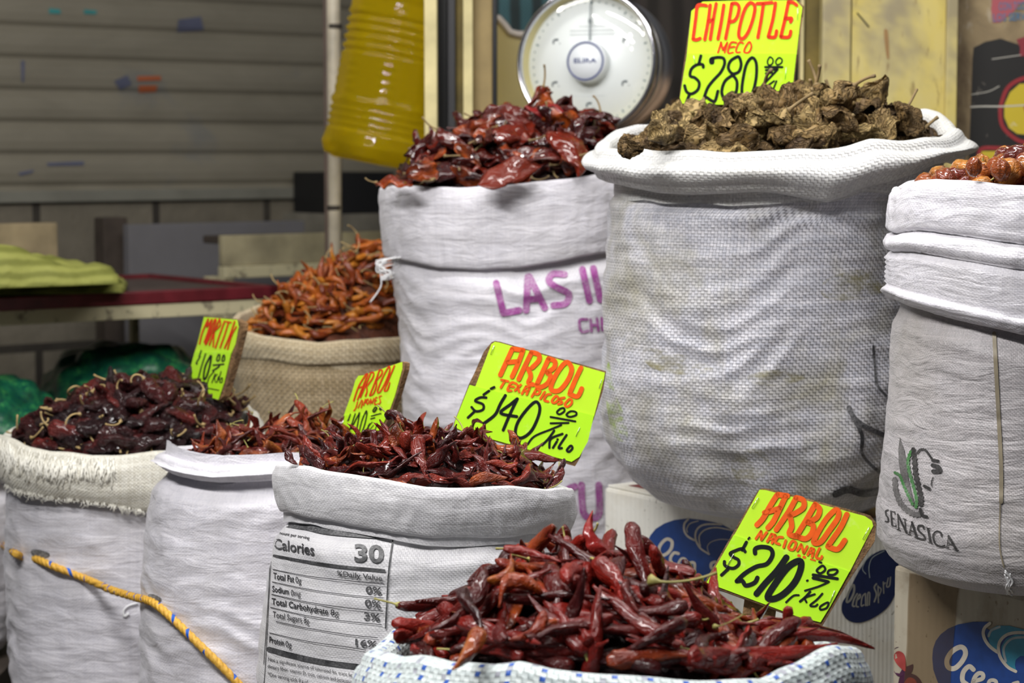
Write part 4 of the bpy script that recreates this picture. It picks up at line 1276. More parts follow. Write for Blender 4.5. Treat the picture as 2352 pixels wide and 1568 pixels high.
def folded(name, label, poly_px, z0, th, seed, drape):
    """Folded cloth: a thick soft slab whose top slopes and ripples."""
    P = [at(px, py, Yfor(py, z0)) for px, py in poly_px]
    n, m = 44, 18
    V, F = [], []
    for layer in (0, 1):
        for j in range(m + 1):
            for i in range(n + 1):
                u, v = i / n, j / m
                q = P[0].lerp(P[1], u).lerp(P[3].lerp(P[2], u), v)
                e = min(1, min(u, 1 - u) / .05) ** .5 * min(1, min(v, 1 - v) / .12) ** .5
                h = th * (1 + drape * (1 - u)) * e * (.8 + .5 * noise.noise(Vector((u * 5, v * 4, seed)))) + .006 * noise.noise(Vector((u * 14, v * 5, seed)))
                V.append((q.x + .008 * noise.noise(Vector((v * 5, u * 9, seed))), q.y, z0 + (max(.002, h) if layer else 0)))
    N = (n + 1) * (m + 1)
    for layer in (0, 1):
        for j in range(m):
            for i in range(n):
                a = layer * N + j * (n + 1) + i
                f = (a, a + 1, a + n + 2, a + n + 1)
                F.append(f if layer else f[::-1])
    ring = [i for i in range(n + 1)] + [j * (n + 1) + n for j in range(1, m + 1)] + [m * (n + 1) + i for i in range(n - 1, -1, -1)] + [j * (n + 1) for j in range(m - 1, 0, -1)]
    for a, b in zip(ring, ring[1:] + ring[:1]): F.append((a, b, b + N, a + N))
    o = mk(name, V, F, gc.m, None, sum((Vector(v) for v in V[:N]), Vector()) / N)
    return tag(o, label, 'folded sack', 'folded sacks on the table')


folded('folded_sack', 'olive green folded sack lowest on the maroon-edged table', [(-160, 683), (286, 672), (294, 650), (-120, 645)], ZTAB + .001, .018, 1.0, .4)
folded('folded_sack', 'olive green folded sack at the top of the pile on the maroon table', [(-160, 668), (280, 652), (262, 640), (-120, 640)], ZTAB + .026, .026, 2.4, 2.3)

# wooden box, grey board, gap-filling post and cream stand behind the table
WOOD = plain('pale_wood', (.30, .235, .135), .75, 0, .35, 9, .2)
WOOD_D = plain('dark_wood', (.06, .045, .035), .8, 0, .4, 9, .2)
GREYB = plain('grey_board', (.155, .15, .16), .7, 0, .12, 5)


def pbox(name, px0, px1, pyt, pyb, Y, dep, mat, label=None, cat=None, kind=None, bev=.003, d=None, group=None):
    """Upright box whose front runs along the back wall's direction through depth Y at its left edge."""
    d = Wd if d is None else Vector(d).normalized()
    p = Vector((-d.y, d.x, 0))
    A = at(px0, pyt, Y)
    r = ray(px1, pyt)
    nn = Vector((d.y, -d.x, 0))
    B = CAM + r * ((A - CAM).dot(nn) / r.dot(nn))
    z0 = 0 if pyb is None else (zat(pyb, Y) if pyb > 5 else pyb)
    bm = bmesh.new()
    L = (Vector((B.x, B.y, 0)) - Vector((A.x, A.y, 0))).length
    box(bm, Vector((A.x, A.y, z0)), d, p, (0, 0, 1), L, dep, A.z - z0, bev)
    o = bm_to(name, bm, mat, None, Vector((A.x, A.y, z0)) + d * L / 2 + p * dep / 2)
    tag(o, label, cat, group, kind)
    return o


wb = pbox('wooden_box', -120, 132, 517, ZTAB + .004, 4.42, .05, WOOD, 'pale wooden box end on the table behind the folded sacks', 'box')
pbox('grey_board', 296, 700, 516, None, 5.08, .03, GREYB, 'large grey board leaning upright behind the table', 'board')
pbox('gap_filler_post', 238, 293, 500, None, 5.13, .05, WOOD_D, 'dark post added to fill the gap left of the grey board', 'post')  # added post, its dark colour stands for the gap between the blocks
# cream stand
Y0 = 4.86
stand = empty('wooden_stand', at(620, 600, Y0) * 1)
stand.location.z = 0; stand['_org'] = (stand.location.x, stand.location.y, 0)
tag(stand, 'cream painted wooden stand with a boarded front behind the table', 'stand')
p = Vector((-Wd.y, Wd.x, 0)); A = at(512, 540, Y0)
L = .52; zt_, zm, zl = zat(541, Y0), zat(612, Y0), zat(640, Y0)
CRB = plain('cream_boards', (.33, .29, .18), .75, 0, .45, 7, .2)
for nm, z0, z1, dp, off, mt in (('front_board', zm, zt_, .02, 0, CRB), ('rail', zl, zm, .03, -.006, CREAMP)):
    bm = bmesh.new(); box(bm, Vector((A.x, A.y, z0)) + p * off, Wd, p, (0, 0, 1), L, dp, z1 - z0, .003); bm_to(nm, bm, mt, stand)
bm = bmesh.new(); box(bm, Vector((A.x, A.y, zt_ - .02)) + p * .02, Wd, p, (0, 0, 1), L, .07, .018, .003); bm_to('top_board', bm, WOOD_D, stand)
for u in (.0, L - .03):
    for w in (.0, .06):
        bm = bmesh.new(); box(bm, Vector((A.x, A.y, 0)) + Wd * u + p * w, Wd, p, (0, 0, 1), .028, .028, zl + .002, .002); bm_to('leg', bm, CREAMP, stand)
# black crate on a concrete ledge
ledge = pbox('wall_ledge', 772, 1010, 492, None, 5.62, .30, plain('ledge_stone', (.20, .185, .15), .85, 0, .4, 6), kind='structure')
pbox('black_crate', 778, 905, 396, zat(492, 5.62) + .001, 5.64, .22, plain('black_plastic', (.010, .010, .011), .6), 'black crate on the concrete ledge under the oil bottle', 'crate')

# stall poles and frame
PIPE = plain('pipe_paint', (.47, .42, .33), .5, 0, .3, 14)
pc = at(768, 300, 4.55)
pole = mk('stall_pole', *lathe((pc.x, pc.y, 0), (0, 0, 1), [(.0148, 0), (.0148, 2.6)], 24), PIPE, None, (pc.x, pc.y, 0))
tag(pole, 'thin cream metal pole standing left of the oil bottle', 'pole')
for py in (62, 478):
    mk('tape_ring', *lathe(at(768, py, 4.55) - Vector((0, 0, .004)), (0, 0, 1), [(.0154, 0), (.0158, .001), (.0158, .009), (.0154, .010)], 24, False), DARK, pole)
bp = at(744, 300, 4.58)
tag(boxobj('wooden_strip', (bp.x, bp.y, 0), (bp.x + .016, bp.y + .02, 2.6), plain('brown_strip', (.10, .065, .05), .7, 0, .3, 8)), 'narrow brown wooden strip beside the cream pole', 'strip')


def post(name, px0, px1, Y, dep, mat, top=2.6, **k):
    a, b = at(px0, 250, Y), at(px1, 250, Y)
    o = boxobj(name, (a.x, Y, PLINTH if Y < 4.6 else 0), (b.x, Y + dep, top), mat, bev=.002)
    tag(o, **k)
    return o


YELLOW = G('yellow_paint')
co = YELLOW.coord()
n1 = YELLOW.ramp(YELLOW.noise(YELLOW.mapping(co, (1, 1, .5)), 7., 5, .6, .3), [(.42, 0.), (.7, 1.)])
n2 = YELLOW.ramp(YELLOW.noise(YELLOW.mapping(co, (5, 1, 1.2)), 16., 5, .6), [(.62, 0.), (.72, 1.)])
n3 = YELLOW.ramp(YELLOW.noise(YELLOW.mapping(co, (1, 1, 1), (.35, 0, .2)), 4.2, 4, .6, .5), [(.52, 0.), (.66, 1.)])
cc = YELLOW.mix(n1, (.54, .43, .10), (.53, .46, .23))
cc = YELLOW.mix(YELLOW.math('MULTIPLY', n3, .75), cc, (.20, .17, .13))
cc = YELLOW.mix(YELLOW.math('MULTIPLY', n2, .65), cc, (.15, .09, .04))
YELLOW.set(Base_Color=cc, Roughness=.5)
YELLOW = YELLOW.m
OLIVE = plain('olive_wood', (.16, .115, .02), .6, 0, .45, 12)
TAN = plain('tan_wood', (.29, .21, .085), .65, 0, .3, 9)
PALEY = plain('pale_yellow_paint', (.58, .50, .25), .55, 0, .2, 16)
BLK = plain('black_gap_and_paint', (.006, .006, .007), .35)
GRYP = plain('grey_plastic', (.035, .035, .04), .5)
post('trim_2', 975, 1004, 4.00, .05, PALEY, kind='structure')
post('trim_3', 1004, 1028, 4.09, .03, BLK, kind='structure')  # added black strip, the darkness of the gap is put into its colour
post('trim_4', 1028, 1046, 4.08, .03, GRYP, kind='structure')
post('trim_5', 1046, 1064, 4.10, .03, OLIVE, kind='structure')
post('trim_6', 1064, 1086, 4.06, .05, PALEY, kind='structure')
post('trim_7', 1086, 1131, 4.09, .04, TAN, kind='structure')
post('trim_8', 1131, 1142, 4.08, .04, BLK, kind='structure')
# right: painted boards and the poster wall
post('trim_9', 1846, 1890, 3.93, .05, OLIVE, kind='structure')
a = post('door_2', 1887, 1952, 3.86, .04, YELLOW, kind='structure')
a = post('door_3', 1954, 2170, 3.865, .04, YELLOW, kind='structure')
dbv = bvh_of(a)
D = Draw(1820, 0, 5.227).st(17, [(780, 158), (850, 240), (918, 322)])
D.lay('scratch', dbv, BLK, a, .0012)
D = Draw(1820, 0, 5.227).pl([(1100, 370), (1130, 350), (1150, 400), (1160, 600), (1160, 700), (1135, 690), (1110, 520)], True)
D.lay('rust_stain', dbv, ink('rust', (.30, .17, .06), .6), a, .0012)
post('trim_10', 2172, 2197, 3.85, .05, YELLOW, kind='structure')
post('trim_11', 1838, 1845, 3.92, .03, PALEY, kind='structure')
gpw = G('poster_wall')
co = gpw.coord()
m1 = gpw.ramp(gpw.noise(gpw.mapping(co, (1, 1, .6)), 9., 6, .65, .5), [(.35, 0.), (.65, 1.)])
m2 = gpw.ramp(gpw.noise(gpw.mapping(co, (2, 1, .7)), 14., 4, .6, .3), [(.6, 0.), (.68, 1.)])
gpw.set(Base_Color=gpw.mix(gpw.math('MULTIPLY', m2, .8), gpw.mix(m1, (.085, .055, .03), (.32, .24, .13)), (.45, .40, .32)), Roughness=.75)
wa = at(2197, 250, 3.92)
pw = tag(boxobj('wall_right', (wa.x, 3.92, PLINTH), (wa.x + .9, 3.97, 2.6), gpw.m, bev=0), kind='structure')
pwb = bvh_of(pw)


def worn(name, col, amt=.6, under=(.35, .30, .25)):
    g = G(name)
    n = g.ramp(g.noise(g.mapping(g.coord(), (1.5, 1, 1)), 26., 6, .7, .4), [(.62, 0.), (.66, 1.)])
    g.set(Base_Color=g.mix(g.math('MULTIPLY', n, amt), col, under), Roughness=.5)
    return g.m


zc = (2180, 0, 3.645)
ps = empty('torn_poster', at(2290, 420, 3.915)); tag(ps, 'torn black poster with red outlined yellow shapes on the right wall', 'poster')
D = Draw(*zc).pl([(197, 485), (205, 400), (300, 350), (430, 322), (620, 385), (900, 400), (900, 1750), (140, 1750), (165, 1300), (182, 900)])
D.lay('black_sheet', pwb, worn('poster_black', (.018, .017, .016)), ps, .0010, 40)
D = Draw(*zc).pl([(900, 690), (590, 702), (510, 772), (462, 880), (462, 980), (500, 1070), (570, 1120), (900, 1150)]).pl([(270, 1265), (900, 1265), (900, 1600), (262, 1600)])
D.lay('yellow_shape', pwb, worn('poster_yellow', (.52, .40, .03), .7, (.6, .55, .4)), ps, .0014, 40)
D = Draw(*zc).st(34, [(900, 640), (640, 652), (500, 725), (442, 850), (428, 950), (450, 1060), (540, 1150), (640, 1192), (900, 1215)], [(245, 1560), (246, 1400), (250, 1285), (290, 1240), (450, 1240), (900, 1248)])
D.lay('red_outline', pwb, worn('poster_red', (.26, .025, .03), .5), ps, .0017, 40)
D = Draw(*zc).pl([(620, 880), (900, 860), (900, 930), (640, 960)])
D.lay('red_patch', pwb, worn('poster_red_patch', (.30, .02, .03), .4), ps, .0017, 40)
CRM = worn('poster_crease', (.50, .48, .42), .3)
for w, q in ((12, [(182, 895), (280, 890), (440, 890), (640, 880)]), (6, [(190, 790), (330, 765), (420, 720)]), (6, [(360, 495), (600, 460)])):
    Draw(*zc).st(w, q).lay('crease', pwb, CRM, ps, .0019, 40)
pp = empty('torn_poster', at(2310, 60, 3.915)); tag(pp, 'scrap of a pink poster with blue capital letters high on the right wall', 'poster')
D = Draw(*zc).pl([(362, -40), (900, -40), (900, 10), (640, 15), (590, 32), (550, 90), (470, 150), (430, 188), (366, 190), (352, 80)])
D.lay('pink_sheet', pwb, worn('poster_pink', (.36, .085, .10), .4), pp, .0010, 40)
D = Draw(*zc).tx('CON TODOS', (415, 86), (700, 76), 68, .01).tx('LOS SERVICIOS', (368, 180), (800, 160), 66, .01)
D.lay('poster_lettering', pwb, worn('poster_blue', (.06, .16, .28), .5), pp, .0014, 40)
D = Draw(*zc).pl([(565, 330), (640, 305), (900, 300), (900, 470), (590, 470), (595, 400)])
s3 = empty('torn_poster', at(2345, 130, 3.915)); tag(s3, 'small dark red poster scrap at the right picture edge', 'poster')
D.lay('red_sheet', pwb, worn('scrap_red', (.22, .03, .04), .5), s3, .0016, 40)

# counter behind the sacks, scale, carton, canister
tag(boxobj('stall_counter', (-.04, 3.90, PLINTH), (.51, 4.75, 1.06), WOOD_D), 'dark wooden counter behind the tall white sacks carrying the dial scale', 'counter')
tag(boxobj('cardboard_box', (.318, 4.06, 1.061), (.50, 4.30, zat(222, 4.06)), plain('kraft_card', (.40, .26, .155), .75, 0, .1, 12)), 'tan cardboard box right of the dial scale', 'cardboard box')
gj = plain('pale_plastic', (.55, .46, .20), .4, 0, .08, 6)
Yj = 4.42
J = [at(x, y, Yj) for x, y in ((1128, 40), (1146, 42), (1160, 58), (1172, 74), (1190, 79), (1262, 79), (1262, 540), (1128, 540))]
J = [Vector((v.x, Yj, max(v.z, 1.061))) for v in J]
n = len(J)
pj = mk('plastic_canister', J + [v + Vector((0, .22, 0)) for v in J], [tuple(range(n))[::-1], tuple(range(n, 2 * n))] + [(i, (i + 1) % n, (i + 1) % n + n, i + n) for i in range(n)], gj, None, (J[0].x, Yj, 1.061), False)
tag(pj, 'pale yellow plastic canister with a cut-open top behind the dial scale', 'canister')
rimc = [at(x, y, Yj - .003) for x, y in ((1128, 40), (1146, 42), (1160, 58), (1172, 74), (1190, 79), (1262, 79))]
mk('cut_rim', *tube(rimc, .0075, 8), plain('cloudy_rim', (.62, .56, .52), .4), pj)
gm = G('teal_mesh')
wv = gm.n('TexWave', {'bands_direction': 'X'}, Vector=gm.coord(), Scale=6.5, Distortion=1.2, Detail=2.).outputs['Fac']
ck = gm.n('TexChecker', Vector=gm.coord(), Scale=260.).outputs['Fac']
gm.set(Base_Color=gm.mix(gm.math('MULTIPLY', ck, .5), gm.ramp(wv, [(.25, (.012, .03, .035)), (.7, (.05, .15, .18))]), (.01, .02, .02)), Roughness=.7)
pbox('hanging_net', 1136, 1330, -40, 130, 4.85, .02, gm.m, 'dark teal net hanging behind the dial scale', 'net', d=(1, 0, 0))

# dial scale
CHROME = plain('chrome', (.62, .62, .66), .16, 1.0, .05)
STEEL = plain('brushed_steel', (.74, .74, .78), .36, 1.0, .05)
DIALW = plain('dial_white', (.80, .84, .84), .4, 0, .02)
ax = Vector((-.355, -.93, .06)).normalized()                # the dial looks towards the camera's left
YS = 3.96
fc = at(1347, 141, YS)
Rg = (at(1347, 141, YS) - at(1347, 306, YS)).length
sc = mk('dial_scale', *lathe(fc - ax * .125, ax, [(0, 0), (Rg * .93, 0), (Rg * .985, .004), (Rg * 1.0, .012), (Rg * 1.0, .055), (Rg * .985, .058), (Rg * .985, .066), (Rg * 1.0, .069), (Rg * 1.0, .094)], 96), STEEL, None, (fc.x, fc.y + .05, 1.061))
tag(sc, 'round chrome market scale with a white dial', 'scale')
mk('bezel', *lathe(fc, ax, [(Rg * 1.0, -.014), (Rg * 1.035, -.012), (Rg * 1.04, -.002), (Rg * 1.02, .007), (Rg * .985, .008), (Rg * .965, .002), (Rg * .965, -.006)], 96, False), CHROME, sc)
mk('inner_ring', *lathe(fc, ax, [(Rg * .968, -.004), (Rg * .93, -.022), (Rg * .92, -.026)], 96, False), plain('cream_ring', (.62, .55, .27), .5), sc)
mk('dial_face', *lathe(fc, ax, [(Rg * .95, -.028), (Rg * .95, -.024), (0, -.024)], 96), DIALW, sc)
ux = Vector((0, 0, 1)).cross(ax).normalized(); uy = ax.cross(ux)
if ux.x < 0: ux = -ux
if uy.z < 0: uy = -uy
DP = lambda r, a, h: fc + ax * h + (ux * math.sin(a) + uy * math.cos(a)) * r


def flat(name, quads, h, mat):
    V, F = [], []
    for q in quads:
        b = len(V); V += [fc + ax * h + ux * x + uy * y for x, y in q]; F.append(tuple(range(b, b + len(q))))
    return mk(name, V, F, mat, sc, smooth=False)


ticks = []
for k in range(100):
    a = 2 * math.pi * k / 100
    if k % 2: continue
    r0, r1, w = Rg * .845, Rg * .865, .0016
    if k % 10 == 0: r0, w = Rg * .82, .0016
    s_, c_ = math.sin(a), math.cos(a)
    ticks.append([(r * s_ + ww * c_, r * c_ - ww * s_) for r, ww in ((r0, -w), (r1, -w), (r1, w), (r0, w))])
GTICK = plain('dial_ink', (.16, .22, .22), .5)
flat('dial_marks', ticks, -.0236, GTICK)
nums = []
for k in range(6):
    if k == 0: continue
    a = 2 * math.pi * k / 6
    x, y = Rg * .60 * math.sin(a), Rg * .60 * math.cos(a)
    for (dx, dy, w, h) in ((-.007, 0, .003, .008), (-.004, .004, .008, .004), (.006, -.003, .002, .002)):
        nums.append([(x + dx, y + dy - h / 2), (x + dx + w, y + dy - h / 2), (x + dx + w, y + dy + h / 2), (x + dx, y + dy + h / 2)])
flat('dial_numerals', nums, -.0236, plain('dial_numeral_ink', (.05, .07, .08), .5))
flat('dial_small_print', [[(-.042, .058), (.045, .058), (.045, .0605), (-.042, .0605)], [(-.042, .051), (.045, .051), (.045, .0535), (-.042, .0535)], [(-.024, .066), (.026, .066), (.026, .068), (-.024, .068)], [(-.035, -.062), (.03, -.062), (.03, -.0605), (-.035, -.0605)]], -.0236, plain('dial_print_ink', (.55, .58, .58), .5))
flat('pointer', [[(-.0022, .03), (.0022, .03), (.0012, Rg * .9), (-.0012, Rg * .9)], [(-.0035, .072), (.0035, .072), (.0035, .080), (-.0035, .080)]], -.015, plain('pointer_grey', (.22, .25, .26), .4))
rh = Rg * .275
hub = mk('hub', *lathe(fc - ax * .024, ax, [(rh * 1.06, 0), (rh * 1.06, .026), (rh * 1.02, .030), (0, .031)], 64), plain('hub_white', (.80, .83, .86), .35, 0, .02), sc)
NAVY = plain('hub_blue', (.03, .05, .20), .4)
mk('hub_ring', *lathe(fc, ax, [(rh * .99, .0068), (rh * .97, .0076), (rh * .92, .0076), (rh * .90, .0070)], 64, False), NAVY, hub)
tv, tf = text('ELIRA', (-.022, -.003), (.022, -.003), .0085, .02, up=(0, .0085))
mk('hub_lettering', [fc + ax * .0076 + ux * x + uy * y for x, y in tv], tf, NAVY, hub, smooth=False)
gg = G('dial_glass')
gg.set(Base_Color=(1, 1, 1), Roughness=.03, Transmission_Weight=1.0, IOR=1.3, Specular_IOR_Level=.6)
tr2 = gg.n('BsdfTransparent'); mx2 = gg.n('MixShader', Fac=.93); gl2 = gg.n('BsdfGlossy', Roughness=.03)
gg.nt.links.new(gl2.outputs[0], mx2.inputs[1]); gg.nt.links.new(tr2.outputs[0], mx2.inputs[2]); gg.nt.links.new(mx2.outputs[0], gg.out.inputs[0])
mk('glass_cover', *lathe(fc, ax, [(Rg * .97, .003), (Rg * .9, .0105), (Rg * .6, .0155), (Rg * .3, .018), (0, .019)], 64, False), gg.m, sc)
cz = fc - ax * .07
mk('column', *lathe((cz.x, cz.y, 1.061), (0, 0, 1), [(.075, 0), (.075, .012), (.035, .03), (.03, fc.z - Rg * .9 - 1.061)], 32), STEEL, sc)

# oil bottle hanging behind the frame
bax = Vector((.19, .02, 1)).normalized()
bo = at(866, 378, 4.22)
rb = .112
prof = [(0, .012), (rb * .45, .006), (rb * .72, 0), (rb * .90, .008), (rb, .028), (rb, .055)]
h = .055
for k in range(4):
    prof += [(rb * 1.0, h), (rb * .955, h + .006), (rb * 1.0, h + .012)]; h += .014
prof += [(rb * .99, .115), (rb * .955, .122), (rb * .955, .20)]
h = .205
for k in range(5):
    prof += [(rb * .955, h), (rb * .905, h + .006), (rb * .955, h + .012)]; h += .017
prof += [(rb * .93, .31), (rb * .97, .325), (rb * .95, .36), (rb * .80, .40), (rb * .45, .44), (rb * .22, .455), (rb * .20, .49), (0, .49)]
go = G('oil_plastic')
go.set(Base_Color=(1.0, .80, .03), Roughness=.05, Transmission_Weight=1.0, IOR=1.40, Specular_IOR_Level=.6)
dt = go.n('BsdfTranslucent', Color=(1.0, .80, .01, 1)); dd = go.n('BsdfDiffuse', Color=(.86, .64, .01, 1))
m3 = go.n('MixShader', Fac=.4); m4 = go.n('MixShader', Fac=.40)
go.nt.links.new(dt.outputs[0], m3.inputs[1]); go.nt.links.new(dd.outputs[0], m3.inputs[2])
go.nt.links.new(go.b.outputs[0], m4.inputs[1]); go.nt.links.new(m3.outputs[0], m4.inputs[2]); go.nt.links.new(m4.outputs[0], go.out.inputs[0])
fine = []
for (r0, h0), (r1, h1) in zip(prof, prof[1:]):
    m = max(1, int(math.hypot(r1 - r0, h1 - h0) / .004))
    fine += [(r0 + (r1 - r0) * i / m, h0 + (h1 - h0) * i / m) for i in range(m)]
prof = fine + [prof[-1]]
v_, f_ = lathe(bo, bax, prof, 120)
cxy = bax.orthogonal()
for i, v in enumerate(v_):
    hgt = (v - bo).dot(bax); rad = (v - bo) - bax * hgt
    an = (i % 120) / 120 * 2 * math.pi
    am = .09 * max(0, 1 - hgt / .05) * math.cos(an * 5)
    if .115 < hgt < .33: am += .016 * math.cos(an * 8) + .010 * math.cos(2 * math.pi * hgt / .017) * max(0, math.cos(an * 8))
    v_[i] = bo + bax * hgt + rad * (1 + am)
ob = mk('oil_bottle', v_, f_, go.m, None, bo)
tag(ob, 'large bottle of yellow oil hanging tilted behind the cream post', 'bottle')
mk('bottle_cap', *lathe(bo + bax * .49, bax, [(rb * .24, 0), (rb * .24, .03), (0, .03)], 32), plain('red_cap', (.5, .02, .02), .4), ob)
mk('hanging_cord', *tube([bo + bax * .51, bo + bax * .62 + Vector((0, 0, .1)), bo + bax * .62 + Vector((0, 0, .5))], .003, 8), THREAD, ob)

# green net sacks of vegetables under the table
gn = G('green_net')
vo = gn.n('TexVoronoi', {'feature': 'DISTANCE_TO_EDGE'}, Vector=gn.coord(), Scale=90.).outputs['Distance']
nn = gn.noise(gn.coord(), 30., 4)
gn.set(Base_Color=gn.mix(gn.ramp(vo, [(.02, 1.), (.10, 0.)]), gn.ramp(nn, [(.35, (.004, .045, .028)), (.55, (.015, .15, .06)), (.68, (.07, .34, .09))]), (.004, .06, .05)), Roughness=.3)


def net_sack(px, pyt, Y, rx, h, label, seed):
    c0 = at(px, pyt, Y)
    V, F = [], []
    n, m = 110, 80
    for j in range(m + 1):
        t = j / m
        for i in range(n):
            a = 2 * math.pi * i / n
            ph = t * math.pi * .5
            r = rx * (1 if t > .45 else (math.sin(t / .45 * math.pi / 2) ** .7))
            zz = c0.z - .20 * rx / .2 * (1 - math.cos(min(1, t / .45) * math.pi / 2)) if t <= .45 else c0.z - .20 * rx / .2 - (c0.z - .20 * rx / .2) * (t - .45) / .55
            q = Vector((math.cos(a) * r * 16, math.sin(a) * r * 16, zz * 16 + seed))
            vd = noise.voronoi(q)[0][0]
            d = .022 * (1 - vd * 1.4) if t > .02 else 0
            V.append((c0.x + (r + d) * math.cos(a), c0.y + (r + d) * math.sin(a), max(0.0, zz + d * .5)))
    for j in range(m):
        for i in range(n): F.append((j * n + i, j * n + (i + 1) % n, (j + 1) * n + (i + 1) % n, (j + 1) * n + i))
    o = mk('net_sack', V, F, gn.m, None, (c0.x, c0.y, 0))
    tag(o, label, 'sack', 'green net sacks under the table')


net_sack(290, 792, 4.38, .19, 1, 'green net sack under the table above the dark wrinkled chiles', 1.0)
net_sack(-62, 868, 4.00, .17, 1, 'green net sack at the left picture edge, lower than its neighbour', 4.0)

zc9 = S9['zb'] - .002
cb = at(-150, 1500, 3.62)
crate = tag(boxobj('wooden_crate', (cb.x - .17, 3.46, 0), (cb.x + .145, 3.80, zc9), WOOD_D), 'dark wooden crate under the white sack at the left picture edge', 'crate')

# ------------------------------------------------------------------ dried chiles
def chile_mat(name, dark, mid, light, hot=None, rough=.26, bump=.35, bscale=70., coat=.3, hot_amt=.25, mscale=28., bdist=.003, crease=.16):
    g = G(name)
    r = g.rand()
    co = g.coord()
    n = g.noise(co, mscale, 4, .6, .3)
    f = g.math('ADD', g.math('MULTIPLY', r, .62), g.math('MULTIPLY', n, .5))
    col = g.ramp(f, [(.18, dark), (.52, mid), (.85, light)])
    if hot:
        r2 = g.math('FRACT', g.math('MULTIPLY', r, 17.31))
        ht = g.math('MULTIPLY', g.math('GREATER_THAN', r2, 1 - hot_amt), g.ramp(g.noise(co, mscale * .6, 3), [(.38, 0.), (.6, 1.)]))
        col = g.mix(g.math('MULTIPLY', ht, .85), col, hot)
    g.set(Base_Color=col, Roughness=rough, Specular_IOR_Level=.26, Coat_Weight=coat, Coat_Roughness=.09)
    rg = g.math('ABSOLUTE', g.math('SUBTRACT', g.noise(g.mapping(co, (.7, 1.9, 1.9)), bscale, 3, .55, .8), .5))
    hgt = g.math('ADD', g.math('MULTIPLY', g.ramp(rg, [(0., 0.), (crease, 1.)]), .7), g.math('MULTIPLY', g.noise(co, bscale * .45, 3), .8))
    g.bump(hgt, bump, bdist)
    return g.m


M_ARBOL = chile_mat('arbol_skin', (.020, .0030, .0035), (.080, .0060, .0045), (.22, .013, .008), (.34, .06, .010), .28, .55, 85., .28, .12, bdist=.0024)
M_TEXA = chile_mat('texa_skin', (.022, .004, .005), (.085, .009, .007), (.22, .024, .012), (.34, .07, .012), .24, .6, 120., .4, .14)
M_JAPO = chile_mat('japones_skin', (.026, .005, .005), (.105, .012, .008), (.24, .035, .012), (.45, .12, .03), .24, .6, 120., .4, .25)
M_MORI = chile_mat('morita_skin', (.012, .006, .008), (.034, .009, .010), (.085, .012, .012), (.16, .018, .014), .34, 1.0, 130., .3, .15, bdist=.004)
M_SMALL = chile_mat('small_chile_skin', (.085, .012, .006), (.24, .048, .009), (.42, .11, .014), (.52, .20, .022), .26, .4, 110., .3, .3)
M_GUAJ = chile_mat('guajillo_skin', (.013, .002, .003), (.048, .005, .004), (.15, .015, .006), (.36, .065, .008), .13, .7, 50., .8, .22, bdist=.0035)
M_MECO = chile_mat('meco_skin', (.050, .028, .011), (.175, .108, .040), (.36, .255, .105), (.040, .020, .010), .62, 1.0, 58., 0., .22, bdist=.009, crease=.09)
M_CASC = chile_mat('cascabel_skin', (.05, .006, .005), (.16, .022, .008), (.30, .075, .012), (.50, .20, .035), .16, .6, 90., .7, .35)
STEM_T = plain('tan_stem', (.34, .24, .10), .7, 0, .35, 60)
STEM_G = plain('green_stem', (.30, .27, .075), .6, 0, .35, 60)
STEM_B = plain('brown_stem', (.19, .13, .055), .75, 0, .35, 60)
FILL_D = {}


def nz(x, y, z): return noise.noise(Vector((x, y, z)))


